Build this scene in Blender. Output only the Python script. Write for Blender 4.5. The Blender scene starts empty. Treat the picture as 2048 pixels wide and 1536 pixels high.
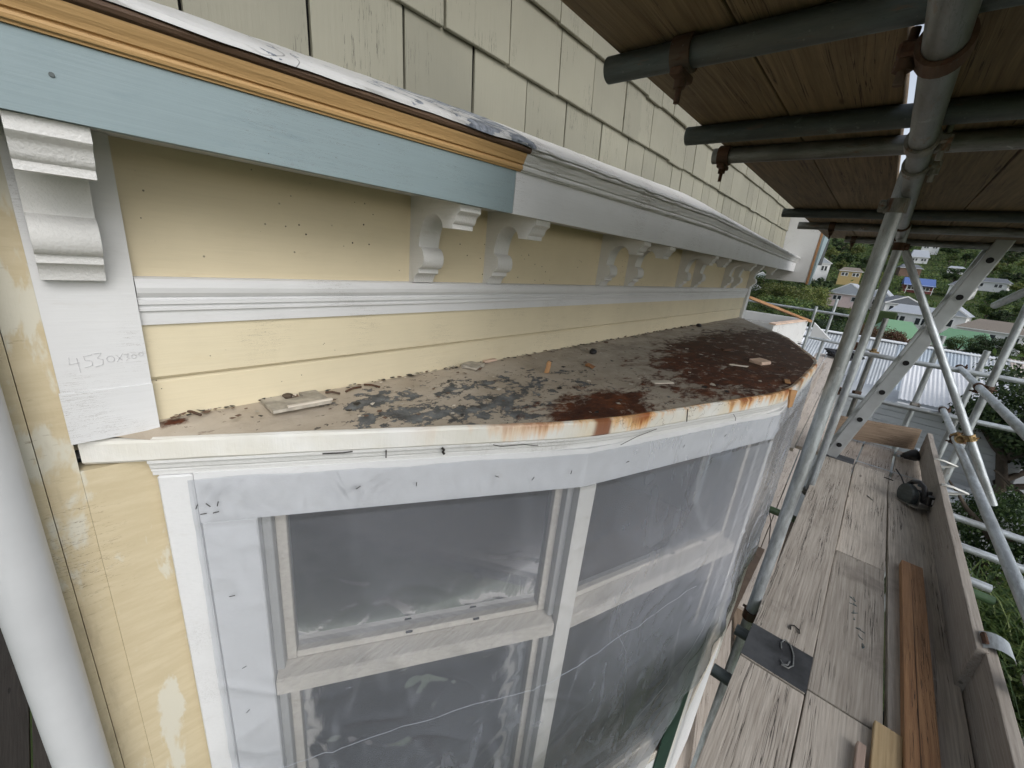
import bpy, bmesh, math, random
from mathutils import Vector, Matrix, noise as mn
rnd = random.Random(7)
scene = bpy.context.scene
COL = scene.collection

# ------------------------------------------------------------------ camera
cam_d = bpy.data.cameras.new('camera'); cam = bpy.data.objects.new('camera', cam_d); COL.objects.link(cam)
cam_d.sensor_width = 36.0; cam_d.lens = 36.0 * 821.0 / 2048.0
cam_d.clip_start = 0.02; cam_d.clip_end = 3000
_f = 821.0
_x = Vector((751, -186, _f)).normalized(); _z = -Vector((-269, 2538, _f)).normalized()
_y = _z.cross(_x).normalized(); _x = _y.cross(_z).normalized()
_R = Matrix((_x, _y, _z))                      # image axes -> world axes
_rt, _up, _bk = _R @ Vector((1, 0, 0)), _R @ Vector((0, -1, 0)), _R @ Vector((0, 0, -1))
cam.matrix_world = Matrix(((_rt.x, _up.x, _bk.x, 0), (_rt.y, _up.y, _bk.y, 0), (_rt.z, _up.z, _bk.z, 0), (0, 0, 0, 1)))
scene.camera = cam
# ------------------------------------------------------------------ world, sun, exposure
SUN_DIR = Vector((-0.26, -0.92, 0.66)).normalized()      # towards the sun (bright part of the overcast)
world = bpy.data.worlds.new('World'); scene.world = world; world.use_nodes = True
wn = world.node_tree; wn.nodes.clear()
sky = wn.nodes.new('ShaderNodeTexSky'); sky.sky_type = 'NISHITA'; sky.sun_disc = False
sky.sun_elevation = math.asin(SUN_DIR.z); sky.sun_rotation = math.atan2(SUN_DIR.x, SUN_DIR.y)
sky.air_density = 1.0; sky.dust_density = 1.5; sky.ozone_density = 1.5
hs = wn.nodes.new('ShaderNodeHueSaturation'); hs.inputs['Saturation'].default_value = 0.40
bg = wn.nodes.new('ShaderNodeBackground'); bg.inputs['Strength'].default_value = 0.15
wo = wn.nodes.new('ShaderNodeOutputWorld')
wn.links.new(sky.outputs[0], hs.inputs['Color']); wn.links.new(hs.outputs[0], bg.inputs[0]); wn.links.new(bg.outputs[0], wo.inputs[0])
sl = bpy.data.lights.new('sun', 'SUN'); sl.energy = 1.05; sl.angle = math.radians(40); sl.color = (1.0, 0.985, 0.965)
so = bpy.data.objects.new('sun', sl); COL.objects.link(so); so.location = (-3, -8, 20)
so.rotation_euler = SUN_DIR.to_track_quat('Z', 'Y').to_euler()
vs = scene.view_settings; vs.view_transform = 'Standard'; vs.look = 'None'; vs.gamma = 1.0; vs.exposure = 0.43
vs.use_curve_mapping = False
scene.cycles.use_denoising = True; scene.cycles.use_adaptive_sampling = True; scene.cycles.adaptive_threshold = 0.03; scene.cycles.adaptive_min_samples = 16
scene.cycles.max_bounces = 5; scene.cycles.diffuse_bounces = 3; scene.cycles.glossy_bounces = 2; scene.cycles.transmission_bounces = 3; scene.cycles.transparent_max_bounces = 10
scene.cycles.caustics_reflective = False; scene.cycles.caustics_refractive = False

# ------------------------------------------------------------------ node helper
class G:
    def __init__(s, name, rough=0.6, metal=0.0, spec=0.5):
        s.m = bpy.data.materials.new(name); s.m.use_nodes = True
        s.t = s.m.node_tree; s.b = s.t.nodes['Principled BSDF']; s.out = s.t.nodes['Material Output']
        s.b.inputs['Roughness'].default_value = rough; s.b.inputs['Metallic'].default_value = metal
        s.b.inputs['Specular IOR Level'].default_value = spec
    def n(s, ty, ins=None, **pr):
        nd = s.t.nodes.new(ty)
        for k, v in pr.items(): setattr(nd, k, v)
        for k, v in (ins or {}).items(): s.set(nd.inputs[k], v)
        return nd
    def set(s, sock, v):
        if isinstance(v, bpy.types.NodeSocket): s.t.links.new(v, sock)
        elif isinstance(v, (tuple, list)) and len(v) == 3 and sock.type == 'RGBA': sock.default_value = (*v, 1)
        else: sock.default_value = v
    def pos(s): return s.n('ShaderNodeNewGeometry').outputs['Position']
    def obj(s): return s.n('ShaderNodeTexCoord').outputs['Object']
    def rand(s): return s.n('ShaderNodeObjectInfo').outputs['Random']
    def island(s): return s.n('ShaderNodeNewGeometry').outputs['Random Per Island']
    def map(s, v, scale=(1, 1, 1), loc=(0, 0, 0), rot=(0, 0, 0)):
        return s.n('ShaderNodeMapping', {0: v, 1: loc, 2: rot, 3: scale}).outputs[0]
    def jit(s, v, k=37.0):      # shift the pattern per object
        r = s.math('MULTIPLY', s.rand(), k)
        c = s.n('ShaderNodeCombineXYZ', {0: r, 1: r, 2: r}).outputs[0]
        return s.n('ShaderNodeVectorMath', {0: v, 1: c}, operation='ADD').outputs[0]
    def noise(s, v, scale=5, detail=4, rough=0.55, dist=0.0):
        return s.n('ShaderNodeTexNoise', {'Vector': v, 'Scale': scale, 'Detail': detail, 'Roughness': rough, 'Distortion': dist}).outputs[0]
    def vor(s, v, scale=5, feature='F1', rnd_=1.0):
        return s.n('ShaderNodeTexVoronoi', {'Vector': v, 'Scale': scale, 'Randomness': rnd_}, feature=feature).outputs['Distance']
    def math(s, op, a, b=0.0, c=0.0, clamp=False):
        return s.n('ShaderNodeMath', {0: a, 1: b, 2: c}, operation=op, use_clamp=clamp).outputs[0]
    def sep(s, v): return s.n('ShaderNodeSeparateXYZ', {0: v}).outputs
    def step(s, v, a, b):       # smooth ramp a..b -> 0..1
        return s.n('ShaderNodeMapRange', {0: v, 1: a, 2: b, 3: 0.0, 4: 1.0}, interpolation_type='SMOOTHSTEP').outputs[0]
    def mix(s, f, a, b, mode='MIX'):
        nd = s.n('ShaderNodeMix', data_type='RGBA', blend_type=mode)
        s.set(nd.inputs[0], f); s.set(nd.inputs[6], a); s.set(nd.inputs[7], b); return nd.outputs[2]
    def ramp(s, f, stops):
        nd = s.n('ShaderNodeValToRGB', {0: f}); e = nd.color_ramp.elements
        while len(e) < len(stops): e.new(0.5)
        for i, (p, c) in enumerate(stops): e[i].position = p; e[i].color = (*c, 1) if isinstance(c, tuple) else (c, c, c, 1)
        return nd.outputs[0]
    def bump(s, h, st=0.3, d=0.01, nrm=None):
        ins = {'Height': h, 'Strength': st, 'Distance': d}
        if nrm is not None: ins['Normal'] = nrm
        return s.n('ShaderNodeBump', ins).outputs[0]
    def col(s, c): s.set(s.b.inputs['Base Color'], c); return s
    def rgh(s, c): s.set(s.b.inputs['Roughness'], c); return s
    def nrm(s, c): s.set(s.b.inputs['Normal'], c); return s

MAT = {}
def paint(name, c, dirt=(0.35, 0.30, 0.22), dirtk=0.25, rough=0.5, brush=(2, 40, 40), bst=0.12, specks=0.0, crack=0.0):
    g = G(name, rough); p = g.pos()
    big = g.noise(p, 2.3, 5, 0.6); fine = g.noise(p, 26, 4, 0.6)
    br = g.noise(g.map(p, brush), 4, 3, 0.6)
    c1 = g.mix(g.step(big, 0.35, 0.75), c, tuple(x * 0.9 for x in c))
    f = g.math('MULTIPLY', g.step(g.noise(g.map(p, (1.5, 6, 6)), 5, 6, 0.7), 0.56, 0.8), dirtk)
    c1 = g.mix(f, c1, dirt)
    c1 = g.mix(g.math('MULTIPLY', g.step(br, 0.45, 0.7), 0.10), c1, tuple(x * 0.72 for x in c))
    h = g.math('ADD', br, g.math('MULTIPLY', fine, 0.4))
    if specks:
        v = g.vor(p, 42); keep = g.step(g.noise(p, 6, 2), 0.46, 0.55)
        sp = g.math('MULTIPLY', g.math('LESS_THAN', v, 0.065 * specks), keep)
        c1 = g.mix(sp, c1, (0.035, 0.022, 0.014))
    if crack:
        w = g.noise(g.map(p, (1.2, 30, 30)), 6, 5, 0.7)
        ck = g.math('LESS_THAN', g.math('ABSOLUTE', g.math('SUBTRACT', w, 0.5)), 0.008 * crack)
        ck = g.math('MULTIPLY', ck, g.step(g.noise(p, 4, 3), 0.5, 0.62))
        c1 = g.mix(g.math('MULTIPLY', ck, 0.7), c1, (0.12, 0.09, 0.06))
        h = g.math('SUBTRACT', h, ck)
    g.col(c1).nrm(g.bump(h, bst, 0.004)); g.rgh(g.math('ADD', g.math('MULTIPLY', fine, 0.25), rough - 0.12))
    MAT[name] = g.m; return g.m
def wood(name, light, dark, rough=0.75, crack=0.5, stain=(0.08, 0.05, 0.03), staink=0.35, gs=1.0, vary=0.35, knots=True, splat=0.0):
    """grain along the object's own X"""
    g = G(name, rough, spec=0.25); o = g.jit(g.obj())
    warp = g.noise(g.map(o, (0.7, 3, 3)), 1.4, 3, 0.5)
    ov = g.n('ShaderNodeVectorMath', {0: o, 1: g.n('ShaderNodeCombineXYZ', {1: g.math('MULTIPLY', warp, 0.05), 2: 0.0}).outputs[0]}, operation='ADD').outputs[0]
    gr = g.noise(g.map(ov, (1.1 * gs, 34 * gs, 34 * gs)), 3.2, 6, 0.62)
    gr2 = g.noise(g.map(ov, (3.0 * gs, 120 * gs, 120 * gs)), 2.5, 4, 0.6)
    ring = g.n('ShaderNodeTexWave', {'Vector': g.map(ov, (0.22, 9, 3)), 'Scale': 2.2, 'Distortion': 5.0, 'Detail': 2.0, 'Detail Scale': 0.7}, wave_type='BANDS', bands_direction='Y').outputs[1]
    mid = tuple((a + b) * 0.5 for a, b in zip(light, dark))
    c = g.ramp(gr, [(0.30, dark), (0.5, mid), (0.68, light)])
    c = g.mix(g.math('MULTIPLY', g.step(ring, 0.5, 1.0), 0.18), c, dark)
    c = g.mix(g.math('MULTIPLY', g.step(gr2, 0.52, 0.75), 0.22), c, tuple(x * 0.55 for x in dark))
    st = g.step(g.noise(o, 2.6, 6, 0.65, 0.6), 0.52, 0.78)
    c = g.mix(g.math('MULTIPLY', st, staink), c, stain)
    blot = g.step(g.noise(g.map(o, (1, 2, 2)), 1.3, 4, 0.6), 0.4, 0.7)
    c = g.mix(g.math('MULTIPLY', blot, 0.28), c, light)
    h = gr
    if crack:
        w = g.noise(g.map(ov, (0.42, 30, 30)), 2.4, 3, 0.6)
        ck = g.math('LESS_THAN', g.math('ABSOLUTE', g.math('SUBTRACT', w, 0.5)), 0.0055 * crack * 2)
        ck = g.math('MULTIPLY', ck, g.step(g.noise(g.map(o, (0.8, 5, 5)), 3.0, 2), 0.44, 0.58))
        c = g.mix(g.math('MULTIPLY', ck, 0.8), c, (0.03, 0.022, 0.018)); h = g.math('SUBTRACT', h, g.math('MULTIPLY', ck, 1.6))
    if knots:
        kv = g.vor(g.map(o, (1.1, 4.5, 4.5)), 1.7); kk = g.step(kv, 0.075, 0.04)
        c = g.mix(g.math('MULTIPLY', kk, 0.7), c, tuple(x * 0.3 for x in dark))
    if splat:
        sv = g.math('LESS_THAN', g.noise(o, 38, 3, 0.7), 0.33)
        sv = g.math('MULTIPLY', sv, g.step(g.noise(o, 3, 2), 0.5, 0.6))
        c = g.mix(g.math('MULTIPLY', sv, splat), c, (0.62, 0.60, 0.55))
    rv = g.math('ADD', g.math('MULTIPLY', g.rand(), vary), 1.0 - vary * 0.55)
    c = g.mix(1.0, c, g.n('ShaderNodeCombineColor', {0: rv, 1: rv, 2: rv}).outputs[0], 'MULTIPLY')
    g.col(c).nrm(g.bump(h, 0.45, 0.006)); MAT[name] = g.m; return g.m
def plain(name, c, rough=0.6, metal=0.0, var=0.15, sc=12, spec=0.5, bst=0.15):
    g = G(name, rough, metal, spec); p = g.jit(g.obj())
    f = g.noise(p, sc, 5, 0.6)
    g.col(g.mix(g.step(f, 0.3, 0.7), tuple(x * (1 - var) for x in c), tuple(min(1, x * (1 + var)) for x in c)))
    g.nrm(g.bump(f, bst, 0.005)); MAT[name] = g.m; return g.m
def steel(name, c, rust=0.15, rough=0.42, metal=0.55, grime=0.5, stain=(0.16, 0.06, 0.02)):
    g = G(name, rough, metal); o = g.jit(g.obj())
    f1 = g.noise(g.map(o, (3, 14, 14)), 3, 6, 0.65); f2 = g.noise(o, 55, 3, 0.6); f3 = g.noise(g.map(o, (1.2, 4, 4)), 2.2, 5, 0.6)
    col = g.mix(g.step(f1, 0.35, 0.68), tuple(x * 0.62 for x in c), c)
    col = g.mix(g.math('MULTIPLY', g.step(f3, 0.48, 0.72), grime), col, (0.13, 0.12, 0.10))
    rs = g.step(g.noise(g.map(o, (2, 8, 8)), 4, 6, 0.7), 0.62 - 0.22 * rust, 0.74 - 0.2 * rust)
    col = g.mix(g.math('MULTIPLY', rs, min(1, 0.4 + rust)), col, stain)
    pv = g.math('LESS_THAN', g.vor(o, 60), 0.10); col = g.mix(g.math('MULTIPLY', pv, 0.10), col, (0.5, 0.52, 0.52))
    spl = g.math('MULTIPLY', g.step(g.noise(o, 17, 5, 0.7, 0.4), 0.62, 0.68), g.step(g.noise(g.map(o, (1.5, 3, 3)), 2, 2), 0.5, 0.6)); col = g.mix(g.math('MULTIPLY', spl, 0.45), col, tuple(min(0.75, x * 1.9) for x in c))
    scr = g.math('LESS_THAN', g.math('ABSOLUTE', g.math('SUBTRACT', g.noise(g.map(o, (5, 60, 60), rot=(0, 0, 0.2)), 1.5, 3, 0.6), 0.5)), 0.006); col = g.mix(g.math('MULTIPLY', scr, 0.35), col, (0.05, 0.045, 0.04))
    g.col(col).rgh(g.math('ADD', g.math('MULTIPLY', f1, 0.3), rough - 0.1)); g.set(g.b.inputs['Metallic'], g.math('SUBTRACT', metal, g.math('MULTIPLY', rs, metal)))
    g.nrm(g.bump(g.math('ADD', f2, g.math('MULTIPLY', f1, 0.6)), 0.12, 0.003)); MAT[name] = g.m; return g.m
def leafmat(name, cols, rough=0.55):
    g = G(name, rough, spec=0.35); i = g.island()
    n = len(cols); c = g.ramp(i, [(k / max(1, n - 1), cc) for k, cc in enumerate(cols)])
    r = g.math('ADD', g.math('MULTIPLY', g.rand(), 0.7), 0.65)
    c = g.mix(1.0, c, g.n('ShaderNodeCombineColor', {0: r, 1: r, 2: r}).outputs[0], 'MULTIPLY')
    g.col(c); tr = g.n('ShaderNodeBsdfTranslucent', {0: c}); mx = g.n('ShaderNodeMixShader', {0: 0.25, 1: g.b.outputs[0], 2: tr.outputs[0]})
    g.t.links.new(mx.outputs[0], g.out.inputs[0]); MAT[name] = g.m; return g.m

WHITE = (0.70, 0.705, 0.71)
paint('white_paint', WHITE, dirtk=0.22, crack=0.6)
paint('white_paint_old', (0.68, 0.68, 0.67), dirtk=0.25, crack=1.6, bst=0.3)
paint('white_grain', (0.69, 0.685, 0.67), dirtk=0.3, brush=(60, 3, 60), bst=0.35)
paint('yellow_paint', (0.69, 0.60, 0.42), dirt=(0.42, 0.32, 0.17), dirtk=0.22, specks=1.3)
paint('yellow_board', (0.70, 0.62, 0.44), dirt=(0.52, 0.40, 0.22), dirtk=0.25, crack=0.5, specks=0.7)
paint('blue_primer', (0.25, 0.32, 0.34), dirt=(0.16, 0.23, 0.26), dirtk=0.5, rough=0.62, brush=(1.2, 60, 60), bst=0.1, crack=0.35, specks=0.5)
paint('far_white', (0.72, 0.72, 0.71), dirtk=0.1, bst=0.02)
paint('pink_paint', (0.66, 0.52, 0.50), dirtk=0.1, bst=0.02)
paint('pale_grey_paint', (0.50, 0.52, 0.53), dirtk=0.25, bst=0.05)
paint('cream_house', (0.42, 0.31, 0.13), dirtk=0.1, bst=0.02)
def m_shingle():
    g = G('sage_shingle', 0.6); p = g.pos(); q = g.jit(p, 13.0)
    fan = g.n('ShaderNodeTexWave', {'Vector': g.map(q, (1, 1, 0.6), rot=(0, 0.5, 0)), 'Scale': 20.0, 'Distortion': 5.0, 'Detail': 2.0, 'Detail Scale': 0.8}, wave_type='RINGS').outputs[1]
    fanm = g.step(g.noise(q, 3.1, 2), 0.45, 0.6)
    gr = g.noise(g.map(q, (70, 8, 3)), 2, 4, 0.6)
    base = g.mix(g.rand(), (0.215, 0.206, 0.157), (0.268, 0.256, 0.196))
    c = g.mix(g.math('MULTIPLY', g.step(g.noise(p, 2.5, 4), 0.4, 0.7), 0.35), base, (0.31, 0.295, 0.225))
    c = g.mix(g.math('MULTIPLY', g.math('MULTIPLY', fan, fanm), 0.10), c, (0.2, 0.19, 0.13))
    ck = g.math('LESS_THAN', g.math('ABSOLUTE', g.math('SUBTRACT', g.noise(g.map(q, (26, 3, 1.1)), 2.2, 4, 0.7), 0.5)), 0.006)
    ck = g.math('MULTIPLY', ck, g.step(g.noise(q, 6, 2), 0.52, 0.6))
    c = g.mix(g.math('MULTIPLY', ck, 0.65), c, (0.05, 0.045, 0.03))
    h = g.math('SUBTRACT', g.math('ADD', g.math('MULTIPLY', g.math('MULTIPLY', fan, fanm), 0.6), gr), ck)
    g.col(c).nrm(g.bump(h, 0.22, 0.005)); MAT['sage_shingle'] = g.m
m_shingle()
def m_scraped():
    g = G('scraped_yellow', 0.65); p = g.pos()
    n1 = g.noise(g.map(p, (8, 8, 3)), 1.5, 6, 0.62, 0.3); n2 = g.noise(g.map(p, (3, 3, 14)), 3, 5, 0.7)
    z = g.sep(p)[2]
    up = g.step(z, -0.50, -0.42)
    th = g.math('ADD', 0.60, g.math('MULTIPLY', up, -0.14))
    c = g.mix(g.step(n2, 0.35, 0.7), (0.55, 0.465, 0.305), (0.61, 0.525, 0.36))
    c = g.mix(g.step(g.math('SUBTRACT', n1, th), -0.035, 0.03), c, (0.63, 0.60, 0.50))
    dk = g.step(g.noise(g.map(p, (14, 14, 60)), 1.6, 5, 0.7), 0.60, 0.70)
    xm = g.step(g.sep(p)[0], -0.005, -0.06)
    c = g.mix(g.math('MULTIPLY', g.math('MULTIPLY', dk, xm), 0.75), c, (0.25, 0.19, 0.11))
    c = g.mix(g.math('MULTIPLY', g.math('MULTIPLY', g.step(g.noise(g.map(p, (20, 20, 4)), 1.5, 4, 0.7), 0.5, 0.68), xm), 0.45), c, (0.33, 0.27, 0.18))
    cr = g.math('LESS_THAN', g.math('ABSOLUTE', g.math('SUBTRACT', g.noise(g.map(p, (8, 8, 55), rot=(0, 0.45, 0)), 1.2, 4, 0.7), 0.5)), 0.006)
    crm = g.math('MULTIPLY', g.math('MULTIPLY', cr, g.step(z, -0.78, -0.70)), g.step(z, -0.48, -0.54))
    c = g.mix(g.math('MULTIPLY', g.math('MULTIPLY', crm, g.step(g.sep(p)[0], 0.06, -0.02)), 0.55), c, (0.16, 0.11, 0.07))
    g.col(c).nrm(g.bump(g.math('ADD', n1, g.math('MULTIPLY', n2, 0.5)), 0.35, 0.006)); MAT['scraped_yellow'] = g.m
m_scraped()
def m_lead():
    g = G('flaking_lead', 0.55); p = g.pos(); x = g.sep(p)[0]
    n = g.noise(g.map(p, (1, 2.2, 2.2)), 16, 6, 0.6, 0.5)
    b = g.math('SUBTRACT', 1.0, g.math('MULTIPLY', g.math('ABSOLUTE', g.math('SUBTRACT', x, 0.88)), 2.2))
    t = g.math('SUBTRACT', 0.61, g.math('MULTIPLY', g.math('MAXIMUM', b, 0.0), 0.22))
    m = g.math('GREATER_THAN', n, t)
    grey = g.ramp(g.noise(p, 60, 4), [(0.35, (0.10, 0.115, 0.14)), (0.7, (0.33, 0.36, 0.41))])
    c = g.mix(m, g.mix(g.step(g.noise(p, 7, 4), 0.4, 0.75), (0.56, 0.56, 0.55), (0.40, 0.395, 0.385)), grey)
    ck = g.math('LESS_THAN', g.math('ABSOLUTE', g.math('SUBTRACT', g.noise(p, 6, 2, 0.6), 0.5)), 0.003)
    ck = g.math('MULTIPLY', ck, g.step(g.noise(p, 3.3, 2), 0.5, 0.56))
    c = g.mix(g.math('MULTIPLY', ck, 0.7), c, (0.08, 0.08, 0.08))
    g.col(c).nrm(g.bump(g.math('SUBTRACT', g.noise(p, 14, 5), g.math('MULTIPLY', m, 0.6)), 0.8, 0.008)); MAT['flaking_lead'] = g.m
m_lead()
def m_roof():
    g = G('rusted_roof', 0.75, spec=0.3); p = g.pos(); s = g.sep(p); x, y = s[0], s[1]
    q = g.map(p, (1.0, 1.7, 1.0), rot=(0, 0, 0.35))
    tan = g.ramp(g.noise(p, 5, 6, 0.6), [(0.3, (0.38, 0.32, 0.245)), (0.55, (0.49, 0.425, 0.34)), (0.8, (0.58, 0.525, 0.44))])
    far = g.step(x, 0.9, 1.8)
    tan = g.mix(g.math('MULTIPLY', far, 0.8), tan, g.ramp(g.noise(q, 9, 6, 0.7), [(0.3, (0.20, 0.175, 0.145)), (0.55, (0.38, 0.345, 0.295)), (0.75, (0.50, 0.47, 0.41))]))
    # grey flakes where the paint has lifted
    fl = g.noise(g.map(p, (1.0, 1.25, 1)), 19, 9, 0.74, 0.15); fl2 = g.noise(q, 3.2, 3, 0.5)
    mx = g.math('MULTIPLY', g.step(x, 0.28, 0.50), g.step(x, 1.9, 0.9))
    mx = g.math('MULTIPLY', mx, g.step(g.math('ADD', y, g.math('MULTIPLY', x, 0.28)), 1.34, 1.0))
    thr = g.math('SUBTRACT', 0.74, g.math('MULTIPLY', mx, g.math('MULTIPLY', fl2, 0.46)))
    fm = g.math('GREATER_THAN', fl, thr)
    slate = g.ramp(g.noise(p, 28, 4), [(0.3, (0.075, 0.075, 0.072)), (0.5, (0.135, 0.14, 0.14)), (0.75, (0.25, 0.265, 0.265))])
    edge = g.math('SUBTRACT', g.math('GREATER_THAN', fl, g.math('SUBTRACT', thr, 0.012)), fm)
    c = g.mix(fm, tan, slate); c = g.mix(g.math('MULTIPLY', edge, 0.5), c, (0.07, 0.06, 0.05))
    fm2 = g.math('GREATER_THAN', g.noise(q, 26, 6, 0.65, 0.5), 0.645); c = g.mix(g.math('MULTIPLY', fm2, 0.85), c, (0.075, 0.065, 0.055))
    # rust
    rn = g.noise(g.map(p, (1.0, 1.9, 1), rot=(0, 0, 0.5)), 8.5, 8, 0.70, 0.5)
    def blob(cx, cy, rx, ry):
        dx = g.math('DIVIDE', g.math('SUBTRACT', x, cx), rx); dy = g.math('DIVIDE', g.math('SUBTRACT', y, cy), ry)
        d = g.math('SQRT', g.math('ADD', g.math('MULTIPLY', dx, dx), g.math('MULTIPLY', dy, dy)))
        return g.math('MAXIMUM', g.math('SUBTRACT', 1.0, d), 0.0)
    b = g.math('ADD', blob(0.98, 0.52, 0.34, 0.19), g.math('MULTIPLY', blob(2.7, 0.42, 1.7, 0.55), 1.5))
    b = g.math('ADD', b, g.math('MULTIPLY', blob(0.135, 0.978, 0.05, 0.022), 0.75)); b = g.math('MINIMUM', b, 0.66)
    rm = g.step(g.math('ADD', g.math('ADD', g.math('MULTIPLY', rn, 0.75), g.math('MULTIPLY', g.noise(g.map(p, (1, 1.6, 1)), 30, 5, 0.7), 0.25)), g.math('MULTIPLY', b, 0.38)), 0.60, 0.72)
    rcol = g.ramp(g.noise(q, 13, 6, 0.7), [(0.25, (0.028, 0.012, 0.009)), (0.45, (0.07, 0.024, 0.012)), (0.62, (0.15, 0.046, 0.017)), (0.75, (0.27, 0.105, 0.04)), (0.9, (0.32, 0.20, 0.11))])
    rcol = g.mix(g.math('MULTIPLY', g.step(g.math('ADD', x, g.math('MULTIPLY', rn, 1.2)), 2.2, 3.2), 0.6), rcol, (0.055, 0.038, 0.024))
    c = g.mix(rm, c, rcol)
    h = g.math('SUBTRACT', g.math('MULTIPLY', g.noise(p, 40, 4), 0.4), g.math('ADD', g.math('MULTIPLY', fm, 0.5), g.math('MULTIPLY', rm, -0.2)))
    g.col(c).nrm(g.bump(h, 0.9, 0.010)); MAT['rusted_roof'] = g.m
m_roof()
def m_rim():
    g = G('rust_streaked_rim', 0.5); p = g.pos(); s = g.sep(p); x, z = s[0], s[2]
    c = g.mix(g.step(g.noise(p, 6, 4), 0.35, 0.7), (0.77, 0.765, 0.735), (0.70, 0.68, 0.61))
    run = g.noise(g.map(p, (30, 30, 1.6)), 1.0, 5, 0.7); run2 = g.noise(g.map(p, (6, 6, 0.5)), 1.3, 2, 0.5)
    a = g.math('MULTIPLY', g.step(x, 0.45, 0.98), g.step(x, 4.2, 2.4))
    dn = g.math('MULTIPLY', g.math('ADD', z, 0.452), 3.2)
    v = g.math('ADD', g.math('ADD', g.math('MULTIPLY', run, 0.50), g.math('MULTIPLY', run2, 0.55)), dn)
    k = g.math('MULTIPLY', g.step(v, 0.57, 0.70), a)
    k2 = g.math('MULTIPLY', g.step(v, 0.655, 0.76), a)
    c = g.mix(g.math('MULTIPLY', k, 0.85), c, (0.72, 0.37, 0.10)); c = g.mix(k2, c, (0.33, 0.10, 0.025))
    yl = g.step(g.noise(g.map(p, (6, 6, 3)), 1, 4), 0.45, 0.7); c = g.mix(g.math('MULTIPLY', g.math('MULTIPLY', yl, a), 0.4), c, (0.72, 0.56, 0.30))
    d = g.math('ABSOLUTE', g.math('SUBTRACT', x, 0.945)); hv = g.step(g.math('ADD', d, g.math('MULTIPLY', run, 0.03)), 0.047, 0.033); c = g.mix(g.math('MULTIPLY', hv, 0.9), c, (0.20, 0.055, 0.016))
    ck = g.math('MULTIPLY', g.math('LESS_THAN', g.math('ABSOLUTE', g.math('SUBTRACT', g.noise(p, 7, 4, 0.6), 0.5)), 0.0022), g.step(x, 0.9, 1.05)); c = g.mix(g.math('MULTIPLY', ck, 0.6), c, (0.12, 0.06, 0.03))
    g.col(c).nrm(g.bump(g.math('ADD', g.noise(p, 22, 5), g.math('MULTIPLY', run, 0.6)), 0.35, 0.006)); MAT['rust_streaked_rim'] = g.m
m_rim()
wood('fresh_timber', (0.54, 0.35, 0.16), (0.44, 0.27, 0.115), rough=0.5, crack=0, staink=0.1, stain=(0.25, 0.1, 0.03), vary=0.1, knots=False, gs=0.7)
wood('brown_timber', (0.13, 0.082, 0.052), (0.075, 0.045, 0.028), rough=0.55, crack=0, staink=0.2, vary=0.1, knots=False)
wood('deck_plank', (0.62, 0.565, 0.49), (0.35, 0.305, 0.255), crack=1.0, stain=(0.19, 0.165, 0.14), staink=0.6, vary=0.42, splat=0.35)
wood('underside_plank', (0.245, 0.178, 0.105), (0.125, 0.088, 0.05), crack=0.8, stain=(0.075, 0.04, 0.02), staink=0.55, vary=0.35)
wood('lower_plank', (0.52, 0.46, 0.40), (0.35, 0.30, 0.255), crack=0.9, stain=(0.19, 0.15, 0.12), staink=0.5, vary=0.25, splat=0.5)
wood('toe_plank', (0.40, 0.365, 0.325), (0.26, 0.23, 0.20), crack=0.6, stain=(0.11, 0.085, 0.065), staink=0.45, vary=0.2)
wood('end_toe_plank', (0.31, 0.235, 0.17), (0.18, 0.13, 0.09), crack=0.6, stain=(0.10, 0.06, 0.035), staink=0.5, vary=0.2)
wood('batten_wood', (0.46, 0.26, 0.13), (0.29, 0.15, 0.075), rough=0.6, crack=0.8, stain=(0.16, 0.07, 0.03), staink=0.45, vary=0.15)
wood('pale_pine', (0.62, 0.47, 0.27), (0.46, 0.32, 0.17), rough=0.6, crack=0, staink=0.1, vary=0.1)
wood('pink_offcut', (0.50, 0.38, 0.31), (0.36, 0.26, 0.21), rough=0.6, crack=0.3, staink=0.2, vary=0.1)
wood('shade_dark_plank', (0.055, 0.048, 0.042), (0.03, 0.026, 0.022), crack=0.8, staink=0.4, stain=(0.015, 0.012, 0.01))  # near-black colour carries the shade on the planks round the house corner
paint('stop_grey', (0.40, 0.40, 0.385), dirtk=0.6, brush=(40, 40, 3), bst=0.2)
paint('post_paint', (0.70, 0.68, 0.63), dirtk=0.4, brush=(40, 40, 3), bst=0.2)
wood('sash_wood', (0.62, 0.58, 0.51), (0.50, 0.46, 0.40), crack=0.15, stain=(0.16, 0.14, 0.12), staink=0.6, vary=0.1, knots=False)
steel('galv_tube', (0.56, 0.60, 0.62), rust=0.05)
steel('galv_tube_old', (0.29, 0.30, 0.29), rust=0.25, grime=0.75)
steel('galv_dark', (0.105, 0.125, 0.125), rust=0.15, rough=0.5, grime=0.6, metal=0.35)
steel('rust_iron', (0.115, 0.062, 0.038), rust=0.5, rough=0.85, metal=0.1, grime=0.7, stain=(0.075, 0.028, 0.013))
steel('worn_coupler', (0.34, 0.33, 0.30), rust=0.45, rough=0.6, metal=0.4)
steel('gold_coupler', (0.42, 0.29, 0.13), rust=0.5, rough=0.6, metal=0.4)
plain('aluminium', (0.52, 0.54, 0.55), 0.42, 0.5, var=0.10, sc=7, bst=0.04)
steel('green_tube', (0.06, 0.115, 0.05), rust=0.1, metal=0.2)
plain('black_band', (0.045, 0.047, 0.05), 0.6, var=0.5, sc=9)
plain('black_plastic', (0.018, 0.018, 0.02), 0.45, bst=0.05)
plain('black_film', (0.012, 0.012, 0.014), 0.3, bst=0.4, sc=30)
plain('dark_pipe', (0.045, 0.05, 0.055), 0.4)
plain('grey_metal', (0.42, 0.40, 0.36), 0.45, 0.6)
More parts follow.
